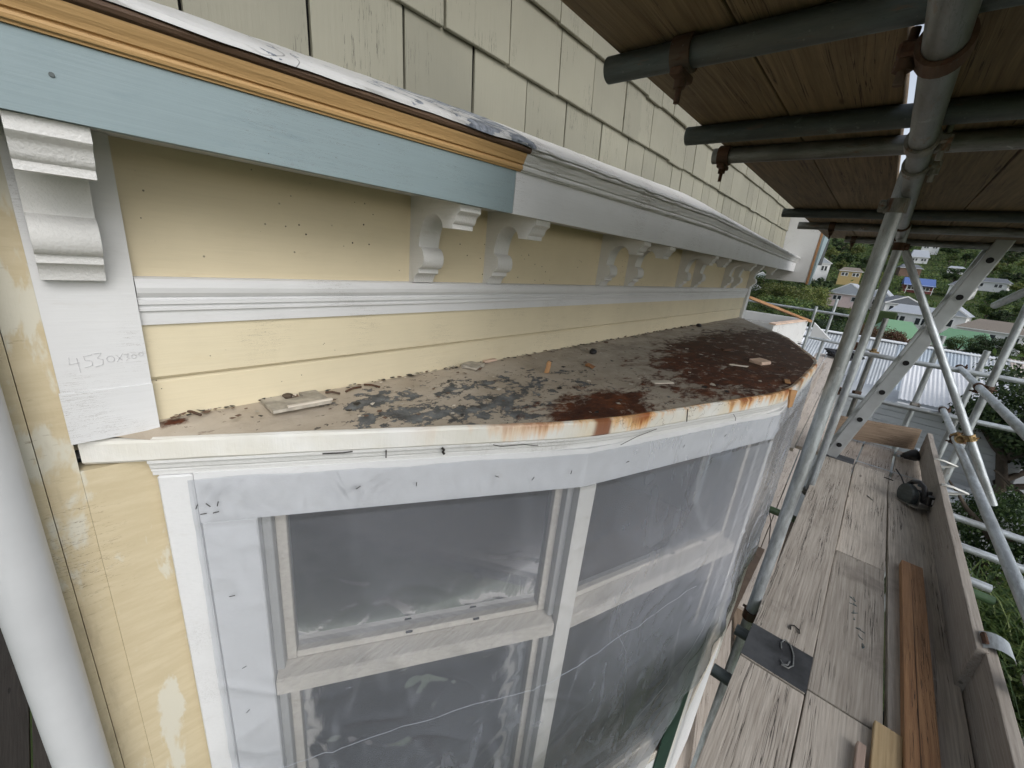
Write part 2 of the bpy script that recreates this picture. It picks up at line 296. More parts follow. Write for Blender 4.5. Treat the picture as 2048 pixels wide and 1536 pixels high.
plain('pvc_white', (0.50, 0.51, 0.52), 0.35, var=0.07, sc=3, bst=0.03)
plain('plate_grey', (0.42, 0.385, 0.325), 0.7, 0.0, var=0.3, sc=25, bst=0.3)
plain('label_white', (0.72, 0.72, 0.72), 0.5, var=0.05)
plain('saw_blue', (0.03, 0.10, 0.13), 0.45)
plain('wire_white', (0.66, 0.66, 0.62), 0.5)
plain('dark_wire', (0.03, 0.025, 0.022), 0.6, 0.3)
plain('dry_leaf', (0.36, 0.17, 0.07), 0.7); plain('pebble_black', (0.012, 0.011, 0.012), 0.5)
plain('chip_white', (0.68, 0.62, 0.53), 0.7); plain('chip_pink', (0.66, 0.49, 0.38), 0.75); plain('chip_wood', (0.50, 0.28, 0.13), 0.75)
plain('crease_highlight_pale', (0.40, 0.42, 0.46), 0.4, var=0.05, bst=0.0); plain('pencil', (0.55, 0.55, 0.57), 0.7); plain('dark_gap', (0.012, 0.012, 0.012), 0.9)
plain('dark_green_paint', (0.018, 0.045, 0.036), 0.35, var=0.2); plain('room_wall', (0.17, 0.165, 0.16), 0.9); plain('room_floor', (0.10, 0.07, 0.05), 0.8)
plain('red_pipe', (0.30, 0.045, 0.015), 0.5); plain('bark', (0.075, 0.058, 0.042), 0.9, var=0.4)
plain('iron_pale', (0.50, 0.525, 0.54), 0.5, 0.25, var=0.12, sc=2); plain('iron_blue', (0.46, 0.52, 0.57), 0.45, 0.25, var=0.12, sc=2)
plain('iron_white', (0.76, 0.77, 0.78), 0.45, 0.0, var=0.04); plain('iron_rusty', (0.50, 0.44, 0.39), 0.6, 0.2, var=0.3, sc=3)
plain('roof_green', (0.15, 0.29, 0.17), 0.6, var=0.06); plain('roof_blue', (0.09, 0.15, 0.36), 0.6, var=0.06); plain('roof_grey', (0.36, 0.385, 0.42), 0.6, var=0.08)
plain('roof_purple', (0.27, 0.27, 0.34), 0.6, var=0.08); plain('roof_brown', (0.20, 0.17, 0.14), 0.8, var=0.15); plain('roof_dark', (0.13, 0.14, 0.155), 0.7, var=0.1); plain('roof_red', (0.20, 0.06, 0.05), 0.7)
plain('pane_dark', (0.035, 0.04, 0.045), 0.12); plain('brown_wall', (0.16, 0.10, 0.07), 0.8)
plain('concrete', (0.46, 0.45, 0.43), 0.85); plain('soil', (0.07, 0.052, 0.036), 0.95, var=0.45, sc=9, bst=0.8)
plain('tarp_black', (0.014, 0.014, 0.016), 0.35, bst=0.5, sc=20)
leafmat('leaf_dark', [(0.010, 0.022, 0.008), (0.022, 0.045, 0.014), (0.038, 0.068, 0.018), (0.060, 0.090, 0.028)])
leafmat('leaf_mid', [(0.022, 0.046, 0.012), (0.050, 0.092, 0.022), (0.085, 0.130, 0.030), (0.13, 0.165, 0.045)])
leafmat('leaf_light', [(0.055, 0.080, 0.018), (0.11, 0.15, 0.030), (0.17, 0.20, 0.05), (0.25, 0.24, 0.10)])
leafmat('leaf_red', [(0.050, 0.024, 0.016), (0.10, 0.045, 0.028), (0.14, 0.075, 0.045), (0.09, 0.085, 0.03)])
def m_ground():
    g = G('hill_ground', 0.95, spec=0.1); p = g.pos()
    c = g.ramp(g.noise(p, 0.25, 6, 0.65), [(0.3, (0.022, 0.036, 0.013)), (0.5, (0.055, 0.075, 0.024)), (0.7, (0.10, 0.10, 0.045))])
    g.col(c).nrm(g.bump(g.noise(p, 3, 5), 0.8, 0.2)); MAT['hill_ground'] = g.m
m_ground()
def m_glass():
    g = G('window_glass', 0.04); g.b.inputs['Base Color'].default_value = (0.9, 0.93, 0.95, 1)
    tr = g.n('ShaderNodeBsdfTransparent', {0: (0.72, 0.76, 0.80, 1)}); gl = g.n('ShaderNodeBsdfGlossy', {0: (0.9, 0.93, 1, 1), 'Roughness': 0.04})
    fr = g.n('ShaderNodeFresnel', {0: 1.36}); mx = g.n('ShaderNodeMixShader', {0: fr.outputs[0], 1: tr.outputs[0], 2: gl.outputs[0]})
    g.t.links.new(mx.outputs[0], g.out.inputs[0]); MAT['window_glass'] = g.m
m_glass()
def m_film():
    g = G('clear_film', 0.3); p = g.pos(); s = g.sep(p)
    cr = g.noise(g.map(p, (4, 4, 1.3), rot=(0.5, 0.35, 0)), 2.4, 3, 0.55, 1.2); fine = g.noise(p, 60, 3, 0.6)
    hz = g.noise(g.map(p, (1, 1, 0.6)), 2.2, 4, 0.55)
    low = g.step(s[2], -1.0, -1.6)
    fac = g.math('ADD', 0.18, g.math('MULTIPLY', g.step(cr, 0.52, 0.72), g.math('ADD', 0.04, g.math('MULTIPLY', low, 0.10))))
    fac = g.math('ADD', fac, g.math('ADD', g.math('MULTIPLY', g.step(hz, 0.4, 0.7), 0.06), g.math('ADD', g.math('MULTIPLY', g.step(s[0], 0.90, 1.25), 0.08), g.math('MULTIPLY', g.step(s[0], 1.3, 1.9), 0.12))))
    nrm = g.bump(g.math('MULTIPLY', g.math('ADD', cr, g.math('MULTIPLY', g.math('MULTIPLY', g.noise(p, 7, 2, 0.5, 1.0), 0.8), g.step(s[2], -0.62, -0.60))), g.math('ADD', 0.25, g.step(s[2], -0.62, -0.60))), 0.5, 0.02)
    df = g.n('ShaderNodeBsdfDiffuse', {0: (0.74, 0.78, 0.87, 1), 'Normal': nrm}); tl = g.n('ShaderNodeBsdfTranslucent', {0: (0.8, 0.82, 0.86, 1)})
    d2 = g.n('ShaderNodeMixShader', {0: 0.35, 1: df.outputs[0], 2: tl.outputs[0]})
    gl = g.n('ShaderNodeBsdfGlossy', {0: (1, 1, 1, 1), 'Roughness': 0.20, 'Normal': nrm})
    tr = g.n('ShaderNodeBsdfTransparent', {0: (0.93, 0.94, 0.955, 1)})
    a = g.n('ShaderNodeMixShader', {0: fac, 1: tr.outputs[0], 2: d2.outputs[0]})
    fr = g.n('ShaderNodeFresnel', {0: 1.30, 'Normal': nrm})
    b = g.n('ShaderNodeMixShader', {0: fr.outputs[0], 1: a.outputs[0], 2: gl.outputs[0]})
    g.t.links.new(b.outputs[0], g.out.inputs[0]); MAT['clear_film'] = g.m
m_film()

# ------------------------------------------------------------------ mesh helpers
def mk(name, verts, faces, mat, parent=None, smooth=False, mw=None, off=None):
    me = bpy.data.meshes.new(name); me.from_pydata([tuple(v) for v in verts], [], faces)
    bm = bmesh.new(); bm.from_mesh(me); bmesh.ops.recalc_face_normals(bm, faces=bm.faces); bm.to_mesh(me); bm.free()
    return link(name, me, mat, parent, smooth, mw)
def link(name, me, mat, parent=None, smooth=False, mw=None):
    if mat is not None and not me.materials: me.materials.append(MAT[mat] if isinstance(mat, str) else mat)
    if smooth:
        for p in me.polygons: p.use_smooth = True
    o = bpy.data.objects.new(name, me); COL.objects.link(o)
    if mw is not None: o.matrix_world = mw
    if parent is not None:
        o.parent = parent; o.matrix_parent_inverse = wmat(parent).inverted()
        if mw is not None: o.matrix_basis = mw
    if mw is not None: WM[o.name] = mw.copy()
    return o
WM = {}
def wmat(o): return WM.get(o.name, Matrix.Identity(4))
def keep(o, mw): WM[o.name] = mw.copy(); return o
def tag(o, label=None, cat=None, group=None, kind=None):
    if label: o['label'] = label
    if cat: o['category'] = cat
    if group: o['group'] = group
    if kind: o['kind'] = kind
    return o
def empty(name, loc, label=None, cat=None, group=None):
    o = bpy.data.objects.new(name, None); COL.objects.link(o); o.location = loc; o.empty_display_size = 0.1
    WM[o.name] = Matrix.Translation(Vector(loc)); return tag(o, label, cat, group)
BOXF = [(0, 1, 3, 2), (4, 6, 7, 5), (0, 4, 5, 1), (2, 3, 7, 6), (0, 2, 6, 4), (1, 5, 7, 3)]
def boxv(a, b): return [(x, y, z) for x in (a[0], b[0]) for y in (a[1], b[1]) for z in (a[2], b[2])]
def bevel_me(name, verts, faces, w=0.003, seg=1):
    me = bpy.data.meshes.new(name); me.from_pydata([tuple(v) for v in verts], [], faces)
    bm = bmesh.new(); bm.from_mesh(me); bmesh.ops.recalc_face_normals(bm, faces=bm.faces)
    if w: bmesh.ops.bevel(bm, geom=list(bm.edges), offset=w, segments=seg, affect='EDGES', profile=0.6, clamp_overlap=True)
    bm.to_mesh(me); bm.free(); return me
def box(name, a, b, mat, parent=None, w=0.003, mw=None):
    a, b = [min(p, q) for p, q in zip(a, b)], [max(p, q) for p, q in zip(a, b)]
    return link(name, bevel_me(name, boxv(a, b), BOXF, w), mat, parent, False, mw)
def prism(name, prof, p0, p1, mat, parent=None, smooth=False, out=None, segs=1, wob=0.0, miter=(None, None)):
    """prof: list of (o, z): o outward distance; swept p0->p1 (plan xy), closed profile. miter: plan direction of the cut at each end"""
    p0, p1 = Vector(p0), Vector(p1); d = (p1 - p0).normalized(); no = Vector((d.y, -d.x)) if out is None else Vector(out)
    V = []; n = len(prof); F = []
    for k in range(segs + 1):
        t = k / segs
        for i, (o, z) in enumerate(prof):
            q = p0.lerp(p1, t) + no * o
            for end, e in ((0, p0), (1, p1)):
                if miter[end] is not None and t == end:
                    mdir = Vector(miter[end]).normalized(); den = mdir.dot(no); q = e + mdir * (o / den)
            w = wob * mn.noise(Vector((q.x * 3.1, q.y * 3.1, i * 0.7))) if wob else 0
            V.append((q.x, q.y, z + w))
    for k in range(segs):
        for i in range(n):
            j = (i + 1) % n; F.append((k * n + i, k * n + j, (k + 1) * n + j, (k + 1) * n + i))
    F.append(tuple(range(n))); F.append(tuple(range(segs * n, segs * n + n)))
    return mk(name, V, F, mat, parent, smooth)
def axis_mat(p0, p1, roll=0.0):
    p0, p1 = Vector(p0), Vector(p1); q = (p1 - p0).to_track_quat('X', 'Z')
    return Matrix.Translation(p0) @ q.to_matrix().to_4x4() @ Matrix.Rotation(roll, 4, 'X')
def tube_me(L, r, t=0.004, n=24, solid=False):
    V = []; F = []; ri = r - t
    def ring(x, rr):
        s = len(V); V.extend((x, rr * math.cos(2 * math.pi * k / n), rr * math.sin(2 * math.pi * k / n)) for k in range(n)); return s
    a, b = ring(0, r), ring(L, r); sm = []
    for k in range(n): F.append((a + k, a + (k + 1) % n, b + (k + 1) % n, b + k)); sm.append(True)
    if solid:
        c, d = ring(0, r), ring(L, r); F.append(tuple(c + k for k in range(n))); F.append(tuple(d + k for k in range(n))); sm += [False, False]
    else:
        dep = min(0.3, L * 0.4)
        for x0, x1 in ((0, dep), (L, L - dep)):
            e, i0, i1 = ring(x0, r), ring(x0, ri), ring(x1, ri); j0 = ring(x0, ri)
            for k in range(n):
                k2 = (k + 1) % n; F.append((e + k, e + k2, i0 + k2, i0 + k)); sm.append(False)
                F.append((j0 + k, j0 + k2, i1 + k2, i1 + k)); sm.append(True)
            F.append(tuple(i1 + k for k in range(n))); sm.append(False)
    me = bpy.data.meshes.new('tube'); me.from_pydata(V, [], F)
    for p, s in zip(me.polygons, sm): p.use_smooth = s
    return me
def tube(name, p0, p1, r, mat, parent=None, solid=False, n=24, t=0.004):
    L = (Vector(p1) - Vector(p0)).length
    o = link(name, tube_me(L, r, t, n, solid), mat, parent, False, axis_mat(p0, p1)); return o
def wire(name, pts, r, mat, parent=None, cyc=False, res=1):
    cu = bpy.data.curves.new(name, 'CURVE'); cu.dimensions = '3D'; cu.bevel_depth = r; cu.bevel_resolution = res; cu.use_fill_caps = True
    for pl in (pts if isinstance(pts[0][0], (tuple, list, Vector)) else [pts]):
        sp = cu.splines.new('POLY'); sp.points.add(len(pl) - 1); sp.use_cyclic_u = cyc
        for q, v in zip(sp.points, pl): q.co = (*v, 1)
    ob = bpy.data.objects.new('tmp', cu); COL.objects.link(ob)
    dg = bpy.context.evaluated_depsgraph_get(); me = bpy.data.meshes.new_from_object(ob.evaluated_get(dg)); bpy.data.objects.remove(ob); bpy.data.curves.remove(cu)
    me.materials.clear(); return link(name, me, mat, parent, True)

# ================================================================== THE SETTING: terrain
def terr(x, y):
    pr = [(-400, -8), (-30, -6), (28, -6.3), (60, -7), (100, -7.4), (120, -5.6), (140, -3.8), (170, 0.2), (200, 3.6), (230, 9), (260, 13.4), (300, 21), (400, 40), (600, 62), (1500, 70)]
    d = x if x > -30 else x
    z = pr[-1][1]
    for (a, za), (b, zb) in zip(pr, pr[1:]):
        if d <= b:
            t = max(0, (d - a) / (b - a)); z = za + (zb - za) * t; break
    far = min(1, max(0, (x - 30) / 60))
    z += far * 1.2 * mn.noise(Vector((x * 0.02, y * 0.025, 3.1))) + far * max(0, abs(y) - 60) * 0.06
    return z
NX, NY = 90, 70; V = []; F = []
xs = [-300 + 330 * (i / 25) for i in range(26)] + [30 + 1200 * ((i + 1) / 64) ** 1.6 for i in range(64)]
ys = [math.copysign(700 * abs(j / 35 - 1) ** 1.9, j / 35 - 1) for j in range(71)]
for x in xs:
    for y in ys: V.append((x, y, terr(x, y)))
for i in range(len(xs) - 1):
    for j in range(70): F.append((i * 71 + j, i * 71 + j + 1, (i + 1) * 71 + j + 1, (i + 1) * 71 + j))
tag(mk('terrain', V, F, 'hill_ground', smooth=True), 'grassy valley floor and hillside', 'ground', kind='structure')
V = [(x, y, -6.28 + 0.04 * mn.noise(Vector((x * 2, y * 2, 0)))) for x in [-4 + 0.5 * i for i in range(49)] for y in [-1.6 + 0.4 * j for j in range(12)]]
F = [(i * 12 + j, i * 12 + j + 1, (i + 1) * 12 + j + 1, (i + 1) * 12 + j) for i in range(48) for j in range(11)]
tag(mk('bare_ground', [(a, b, c + 0.12) for a, b, c in V], F, 'soil', smooth=True), 'strip of dark soil under the scaffold', 'ground', kind='structure')

# ================================================================== HOUSE
HOUSE = empty('house', (2.3, 2.0, -6.2), 'cream yellow weatherboard house with sage shingles and a rusted bay window roof', 'house')
H = HOUSE
# --- bodies behind the cladding
box('wall_core', (-0.058, 1.03, -0.43), (4.56, 6.0, 3.2), 'yellow_paint', H, 0)
box('wall_core', (4.57, 1.031, 0.115), (6.6, 6.0, 3.2), 'yellow_board', H, 0)
EV = lambda x: 0.62 + (x + 2.5) * 0.15
mk('added_shade_eave', [(x, y, EV(x) + d) for d in (0, 0.12) for x, y in ((-2.5, 0.40), (4.5, 0.40), (4.5, 1.04), (-2.5, 1.04))], [(0, 1, 2, 3), (4, 7, 6, 5), (0, 4, 5, 1), (2, 6, 7, 3), (1, 5, 6, 2), (0, 3, 7, 4)], 'white_paint', H)  # out of view: sloped overhang added to shade the upper wall
box('shingle_backing', (-1.3, 0.968, 0.20), (5.30, 1.028, 3.2), 'dark_gap', H, 0)
# room seen through the window, open towards the bay
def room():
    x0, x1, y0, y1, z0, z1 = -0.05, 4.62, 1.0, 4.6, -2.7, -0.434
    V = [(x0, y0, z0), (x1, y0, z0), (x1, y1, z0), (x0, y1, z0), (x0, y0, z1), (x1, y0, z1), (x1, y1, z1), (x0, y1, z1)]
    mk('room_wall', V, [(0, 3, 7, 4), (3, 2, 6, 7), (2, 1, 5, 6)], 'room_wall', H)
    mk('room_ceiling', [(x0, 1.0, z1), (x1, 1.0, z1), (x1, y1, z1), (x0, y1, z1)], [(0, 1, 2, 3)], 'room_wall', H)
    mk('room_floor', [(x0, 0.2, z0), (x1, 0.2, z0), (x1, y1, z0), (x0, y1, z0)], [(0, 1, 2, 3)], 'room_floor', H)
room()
box('side_wall', (-0.06, 1.03, -6.2), (-0.052, 6.0, -0.43), 'scraped_yellow', H, 0)
# --- frieze, weatherboards, rail
prism('frieze_board', [(0, -0.115), (0, 0.118), (-0.028, 0.118), (-0.028, -0.115)], (0.0, 1.0), (4.52, 1.0), 'yellow_paint', H)
prism('weatherboard', [(0.004, -0.19), (0.011, -0.296), (0.006, -0.301), (-0.028, -0.301), (-0.028, -0.19)], (0.09, 1.0), (4.50, 1.0), 'yellow_board', H)
prism('weatherboard', [(-0.002, -0.303), (0.002, -0.310), (0.009, -0.42), (-0.028, -0.42), (-0.028, -0.303)], (0.09, 1.0), (4.50, 1.0), 'yellow_board', H)
rail = [(-0.005, -0.109), (0.012, -0.109), (0.019, -0.112), (0.0235, -0.119), (0.025, -0.127), (0.0235, -0.136), (0.019, -0.143), (0.016, -0.145), (0.016, -0.148), (0.021, -0.150), (0.021, -0.157), (0.015, -0.159), (0.015, -0.163), (0.018, -0.1645), (0.018, -0.169), (0.012, -0.171), (0.012, -0.1955), (-0.005, -0.1955)]
prism('dado_rail', rail, (0.1125, 1.0), (4.46, 1.0), 'white_paint', H)
# --- pilasters
PIL = prism('pilaster', [(0.025, -0.392), (0.025, 0.111), (-0.02, 0.111), (-0.02, -0.40)], (-0.006, 1.0), (0.111, 1.0), 'white_paint', H)
prism('pilaster_plinth', [(0.0275, -0.395), (0.0275, -0.303), (0.02, -0.302), (0.02, -0.395)], (-0.008, 1.0), (0.1115, 1.0), 'white_paint', PIL)
def note():
    def g(pts, x, s=0.011): return [(x + px * s, 0.9738, -0.2605 + py * s + (x - 0.02) * 0.06) for px, py in pts]
    A = lambda cx, cy, rx, ry, n=10: [(cx + rx * math.cos(k * 2 * math.pi / n), cy + ry * math.sin(k * 2 * math.pi / n)) for k in range(n + 1)]
    st = [g([(0.1, 1.8), (0, 0.7), (1.1, 0.9)], 0.012), g([(0.9, 1.7), (1.0, -0.7)], 0.012),
          g([(1.1, 1.9), (0.1, 1.7), (0.2, 1.1), (0.9, 0.9), (0.9, 0.2), (0, -0.1)], 0.029), g([(0, 1.9), (0.9, 2.0), (0.3, 1.2), (0.9, 0.9), (0.8, 0.1), (-0.1, -0.2)], 0.043),
          g(A(0.4, 0.8, 0.45, 0.5), 0.058), g([(0, 0.2), (1.0, 1.8)], 0.070, 0.009), g([(0.1, 1.5), (0.8, 0.4)], 0.070, 0.009),
          g([(0, 1.6), (0.7, 1.6), (0.3, 1.0), (0.8, 0.8), (0.1, 0.3)], 0.081, 0.008), g(A(0.4, 1.0, 0.4, 0.5), 0.090, 0.008), g(A(0.4, 1.3, 0.4, 0.4), 0.100, 0.008)]
    wire('pencil_note', st, 0.00028, 'pencil', PIL)
note()
prism('pilaster', [(0.03, -0.40), (0.03, 0.111), (-0.02, 0.111), (-0.02, -0.40)], (4.46, 1.0), (4.545, 1.0), 'white_paint', H)
# corner board left of / below the pilaster, scraped paint
prism('corner_board', [(0.010, -6.2), (0.010, 0.111), (-0.02, 0.111), (-0.02, -6.2)], (-0.0505, 1.0), (-0.0062, 1.0), 'scraped_yellow', H)
prism('corner_bead', [(0.013, -6.2), (0.016, -6.0), (0.016, 0.111), (-0.02, 0.111), (-0.02, -6.2)], (-0.068, 1.0), (-0.0515, 1.0), 'scraped_yellow', H)
# --- corbel brackets
BP = [(1.0, .1112), (.8038, .1112), (.8038, .0935), (.80, .0935), (.80, .079), (.8035, .0755), (.809, .073), (.814, .067), (.8165, .058), (.820, .052), (.826, .049), (.826, .038), (.862, .038), (.865, .048), (.872, .057), (.884, .066), (.900, .071), (.918, .0685), (.934, .060), (.946, .045), (.953, .026), (.958, .004), (.9595, -.013), (.948, -.0165), (.940, -.025), (.9355, -.037), (.935, -.050), (.939, -.060), (.947, -.067), (.957, -.0695), (.957, -.0815), (.965, -.0845), (.9725, -.091), (.977, -.100), (.9785, -.1085), (1.0, -.1085)]
def corbel(x, w=0.067):
    B_ = [(max(0.795 + (y - 0.80) * 0.875, 0.8038 if z > 0.095 else 0), z if z > 0.09 else z - 0.004) for y, z in BP] if x < 0.1 else BP
    n = len(BP); V = [(x, y, z) for y, z in B_] + [(x + w, y, z) for y, z in B_]
    F = [tuple(range(n)), tuple(range(2 * n - 1, n - 1, -1))] + [(i, i + n, (i + 1) % n + n, (i + 1) % n) for i in range(n)]
    me = bpy.data.meshes.new('corbel'); me.from_pydata(V, [], F); bm = bmesh.new(); bm.from_mesh(me); bmesh.ops.recalc_face_normals(bm, faces=bm.faces)
    for f in bm.faces:
        f.smooth = len(f.verts) == 4
    for e in bm.edges:
        if len(e.link_faces) == 2 and e.calc_face_angle() > 0.6: e.smooth = False
    bm.to_mesh(me); bm.free(); return link('corbel', me, 'white_grain', H)
for x in (0.003, 0.693, 0.98, 1.70, 1.98, 2.67, 2.95, 3.645, 3.925, 4.455): corbel(x, 0.072 if x < 0.1 else 0.067)
# --- cornice: fascia, crown moulding, lead
KX = [(-1.3, 0.84), (0.0, 0.89), (0.86, 1.08), (2.4, 1.29), (4.9, 0.94), (5.3, 0.92)]
def kx(x):
    for (a, ka), (b, kb) in zip(KX, KX[1:]):
        if x <= b: return ka + (kb - ka) * (x - a) / (b - a)
    return KX[-1][1]
def cornice(name, prof, x0, x1, mat, wob=0.0, step=0.18, smooth=False):
    n = len(prof); k = max(2, int((x1 - x0) / step)); V = []; F = []
    for i in range(k + 1):
        x = x0 + (x1 - x0) * i / k
        for j, (y, z) in enumerate(prof):
            zz = 0.094 + (z - 0.094) * (kx(x) if z > 0.1 else 1); w = wob * mn.noise(Vector((x * 16, j * 2.2, 1.3))) if wob else 0
            V.append((x, y + w, zz + w))
    for i in range(k):
        for j in range(n): F.append((i * n + j, i * n + (j + 1) % n, (i + 1) * n + (j + 1) % n, (i + 1) * n + j))
    F += [tuple(range(n)), tuple(range(k * n, k * n + n))]
    o = mk(name, V, F, mat, H)
    return o
fas = [(0.785, 0.094), (0.785, 0.1875), (0.803, 0.1875), (0.803, 0.094)]
tag(cornice('fascia_board', fas, -1.3, 0.8585, 'blue_primer'), 'pale blue primed new fascia board')
tag(cornice('fascia_board', fas, 0.861, 5.30, 'white_paint'), 'old white painted fascia board')
def arc(cy, cz, r, a0, a1, n=6): return [(cy + r * math.cos(math.radians(a0 + (a1 - a0) * i / n)), cz + r * math.sin(math.radians(a0 + (a1 - a0) * i / n))) for i in range(n + 1)]
crown = [(0.803, 0.1880), (0.7815, 0.1880), (0.781, 0.1905), (0.7775, 0.1920), (0.776, 0.1965), (0.7765, 0.2000), (0.7785, 0.2015), (0.7785, 0.2028), (0.7745, 0.2040), (0.7725, 0.2095), (0.7695, 0.2155), (0.7668, 0.2215), (0.7658, 0.2252), (0.803, 0.2252)]
tag(cornice('crown_moulding', crown, -1.3, 0.873, 'fresh_timber'), 'new clear orange timber crown moulding')
cornice('top_moulding', [(0.803, 0.2258), (0.7665, 0.2258), (0.7615, 0.2278), (0.7590, 0.2325), (0.7605, 0.2380), (0.7660, 0.2415), (0.803, 0.2415)], -1.3, 0.882, 'brown_timber')
cornice('crown_moulding', crown, 0.8745, 5.30, 'white_paint_old', wob=0.0012, step=0.05)
cornice('top_moulding', [(0.803, 0.2258), (0.7665, 0.2258), (0.7615, 0.2278), (0.7590, 0.2325), (0.7605, 0.2380), (0.7660, 0.2415), (0.803, 0.2415)], 0.8835, 5.30, 'white_paint_old', wob=0.0022, step=0.05)
cornice('lead_flashing', [(0.962, 0.325), (0.905, 0.306), (0.84, 0.283), (0.785, 0.2615), (0.766, 0.2520), (0.7565, 0.2440), (0.7560, 0.2375), (0.7605, 0.2422), (0.80, 0.2425), (0.93, 0.27), (0.962, 0.28)], -1.3, 0.893, 'flaking_lead', wob=0.0042, step=0.018)
cornice('lead_flashing', [(0.962, 0.325), (0.905, 0.306), (0.84, 0.283), (0.785, 0.2615), (0.766, 0.2520), (0.7565, 0.2440), (0.7560, 0.2375), (0.7605, 0.2422), (0.80, 0.2425), (0.93, 0.27), (0.962, 0.28)], 0.895, 5.30, 'white_paint_old', wob=0.003, step=0.03)
box('soffit', (-0.5, 0.8035, 0.1115), (5.3, 1.0, 0.122), 'white_paint', H, 0)
for x, z in ((-0.1, 0.14), (0.05, 0.14)): 
    tube('nail_head', (x, 0.7835, z), (x, 0.7855, z), 0.0026, 'galv_dark', H, True, 10)
# --- shingles
sme = bevel_me('shingle', [(0, .940, 0), (0, .952, 0), (1, .940, 0), (1, .952, 0), (0, .9585, .24), (0, .9625, .24), (1, .9585, .24), (1, .9625, .24)],
               [(0, 1, 3, 2), (4, 6, 7, 5), (0, 2, 6, 4), (1, 5, 7, 3), (0, 4, 5, 1), (2, 3, 7, 6)], 0.0018); sme.materials.append(MAT['sage_shingle'])
EXPO = 0.171; zb = 0.313
known = {0: [-.35, -.12, .03, .22, .42, .63, .84, 1.055, 1.26, 1.49, 1.70], 1: [-.2, .1, .33, .55, .735, .96, 1.19, 1.39, 1.62], 2: [0.1, .38, .62, .80, .95, 1.16]}
for c in range(5):
    xs_ = known.get(c, [0.25 + 0.03 * c])[:]
    while xs_[-1] < 5.29: xs_.append(min(5.30, xs_[-1] + rnd.uniform(0.115, 0.235)))
    if xs_[-1] - xs_[-2] < 0.06: xs_.pop(-2)
    for a, b in zip(xs_, xs_[1:]):
        if zb + c * EXPO > EV(a) - 0.05: continue
        gap = rnd.uniform(0.003, 0.0065) if c else rnd.uniform(0.005, 0.0085)
        o = bpy.data.objects.new('shingle', sme); COL.objects.link(o); o.parent = H; o.matrix_parent_inverse = wmat(H).inverted()
        dz = rnd.uniform(-0.004, 0.003); o.location = (a + gap / 2, rnd.uniform(-0.0025, 0.0015), (zb - 0.05 if c == 0 else zb + c * EXPO) + dz)
        o.scale = (b - a - gap, 1, 1.2 if c == 0 else 1); o.rotation_euler = (0, rnd.uniform(-0.004, 0.004), 0)
# --- far corner box of the upper storey
EB = box('corner_panel', (5.303, 0.655, -0.005), (5.325, 1.03, 2.0), 'white_paint_old', H, 0.002)
box('corner_trim', (5.300, 0.632, -0.02), (5.330, 0.653, 2.0), 'batten_wood', H, 0.002)
mk('corner_fascia', [(x, y, z) for y in (0.612, 0.630) for x, z in ((5.302, -0.022), (5.66, 0.50), (5.66, 2.0), (5.302, 2.0))], [(0, 1, 2, 3), (7, 6, 5, 4), (0, 4, 5, 1), (1, 5, 6, 2), (2, 6, 7, 3), (3, 7, 4, 0)], 'blue_primer', H)
tube('spout', (5.95, 0.672, 0.20), (5.95, 0.672, 1.6), 0.038, 'dark_pipe', H)
# --- downpipe
tube('downpipe', (-0.098, 0.925, -6.1), (-0.098, 0.925, 0.09), 0.0365, 'pvc_white', H, False, 40)
# --- bay: roof, rim, mouldings, windows
P = [Vector(p) for p in ((0.0, 1.0), (.92, .467), (1.85, .165), (2.78, .165), (3.7, .467), (4.62, 1.0))]
D = [(P[i + 1] - P[i]).normalized() for i in range(5)]; NO = [Vector((d.y, -d.x)) for d in D]
MIT = [Vector((-1, 0))] + [(NO[i] + NO[i + 1]).normalized() for i in range(4)] + [Vector((1, 0))]
def bay(name, prof, i, mat, parent, segs=1, wob=0.0): return prism(name, prof, P[i], P[i + 1], mat, parent, False, NO[i], segs, wob, (MIT[i], MIT[i + 1]))
def fpt(i, u, o, z): q = P[i] + D[i] * u + NO[i] * o; return (q.x, q.y, z)
def fbox(name, i, u0, u1, o0, o1, z0, z1, mat, parent, w=0.003):
    V = [fpt(i, u, o, z) for u in (u0, u1) for o in (o0, o1) for z in (z0, z1)]
    return link(name, bevel_me(name, V, BOXF, w), mat, parent)
S_ = [P[0].lerp(P[1], k / 30) for k in range(26)]          # outer edge of the roof with softened corners
for i in range(1, 5):
    r = 0.17; a_, b_ = P[i] - D[i - 1] * r, P[i] + D[i] * r
    S_ += [a_ * (1 - t) ** 2 + P[i] * 2 * t * (1 - t) + b_ * t * t for t in [k / 10 for k in range(11)]]
    e_ = P[i + 1] - D[i] * r if i < 4 else P[5]
    S_ += [b_.lerp(e_, k / 22) for k in range(1, 22)] + ([P[5]] if i == 4 else [])
def sweep(name, path, prof, mat, parent, wob=0.0):
    n = len(prof); V = []; F = []
    for k, q in enumerate(path):
        t = (path[min(k + 1, len(path) - 1)] - path[max(k - 1, 0)]).normalized(); no = Vector((t.y, -t.x))
        for j, (o, z) in enumerate(prof):
            v = q + no * o; w = wob * mn.noise(Vector((v.x * 9, v.y * 9, j * 0.7))) if wob else 0
            V.append((v.x + no.x * w, v.y + no.y * w, z + w))
    for k in range(len(path) - 1):
        for j in range(n): F.append((k * n + j, k * n + (j + 1) % n, (k + 1) * n + (j + 1) % n, (k + 1) * n + j))
    F += [tuple(range(n)), tuple(range((len(path) - 1) * n, len(path) * n))]
    return mk(name, V, F, mat, parent)
V = []; F = []; R_ = 22; x0, x1 = P[0].x, P[5].x
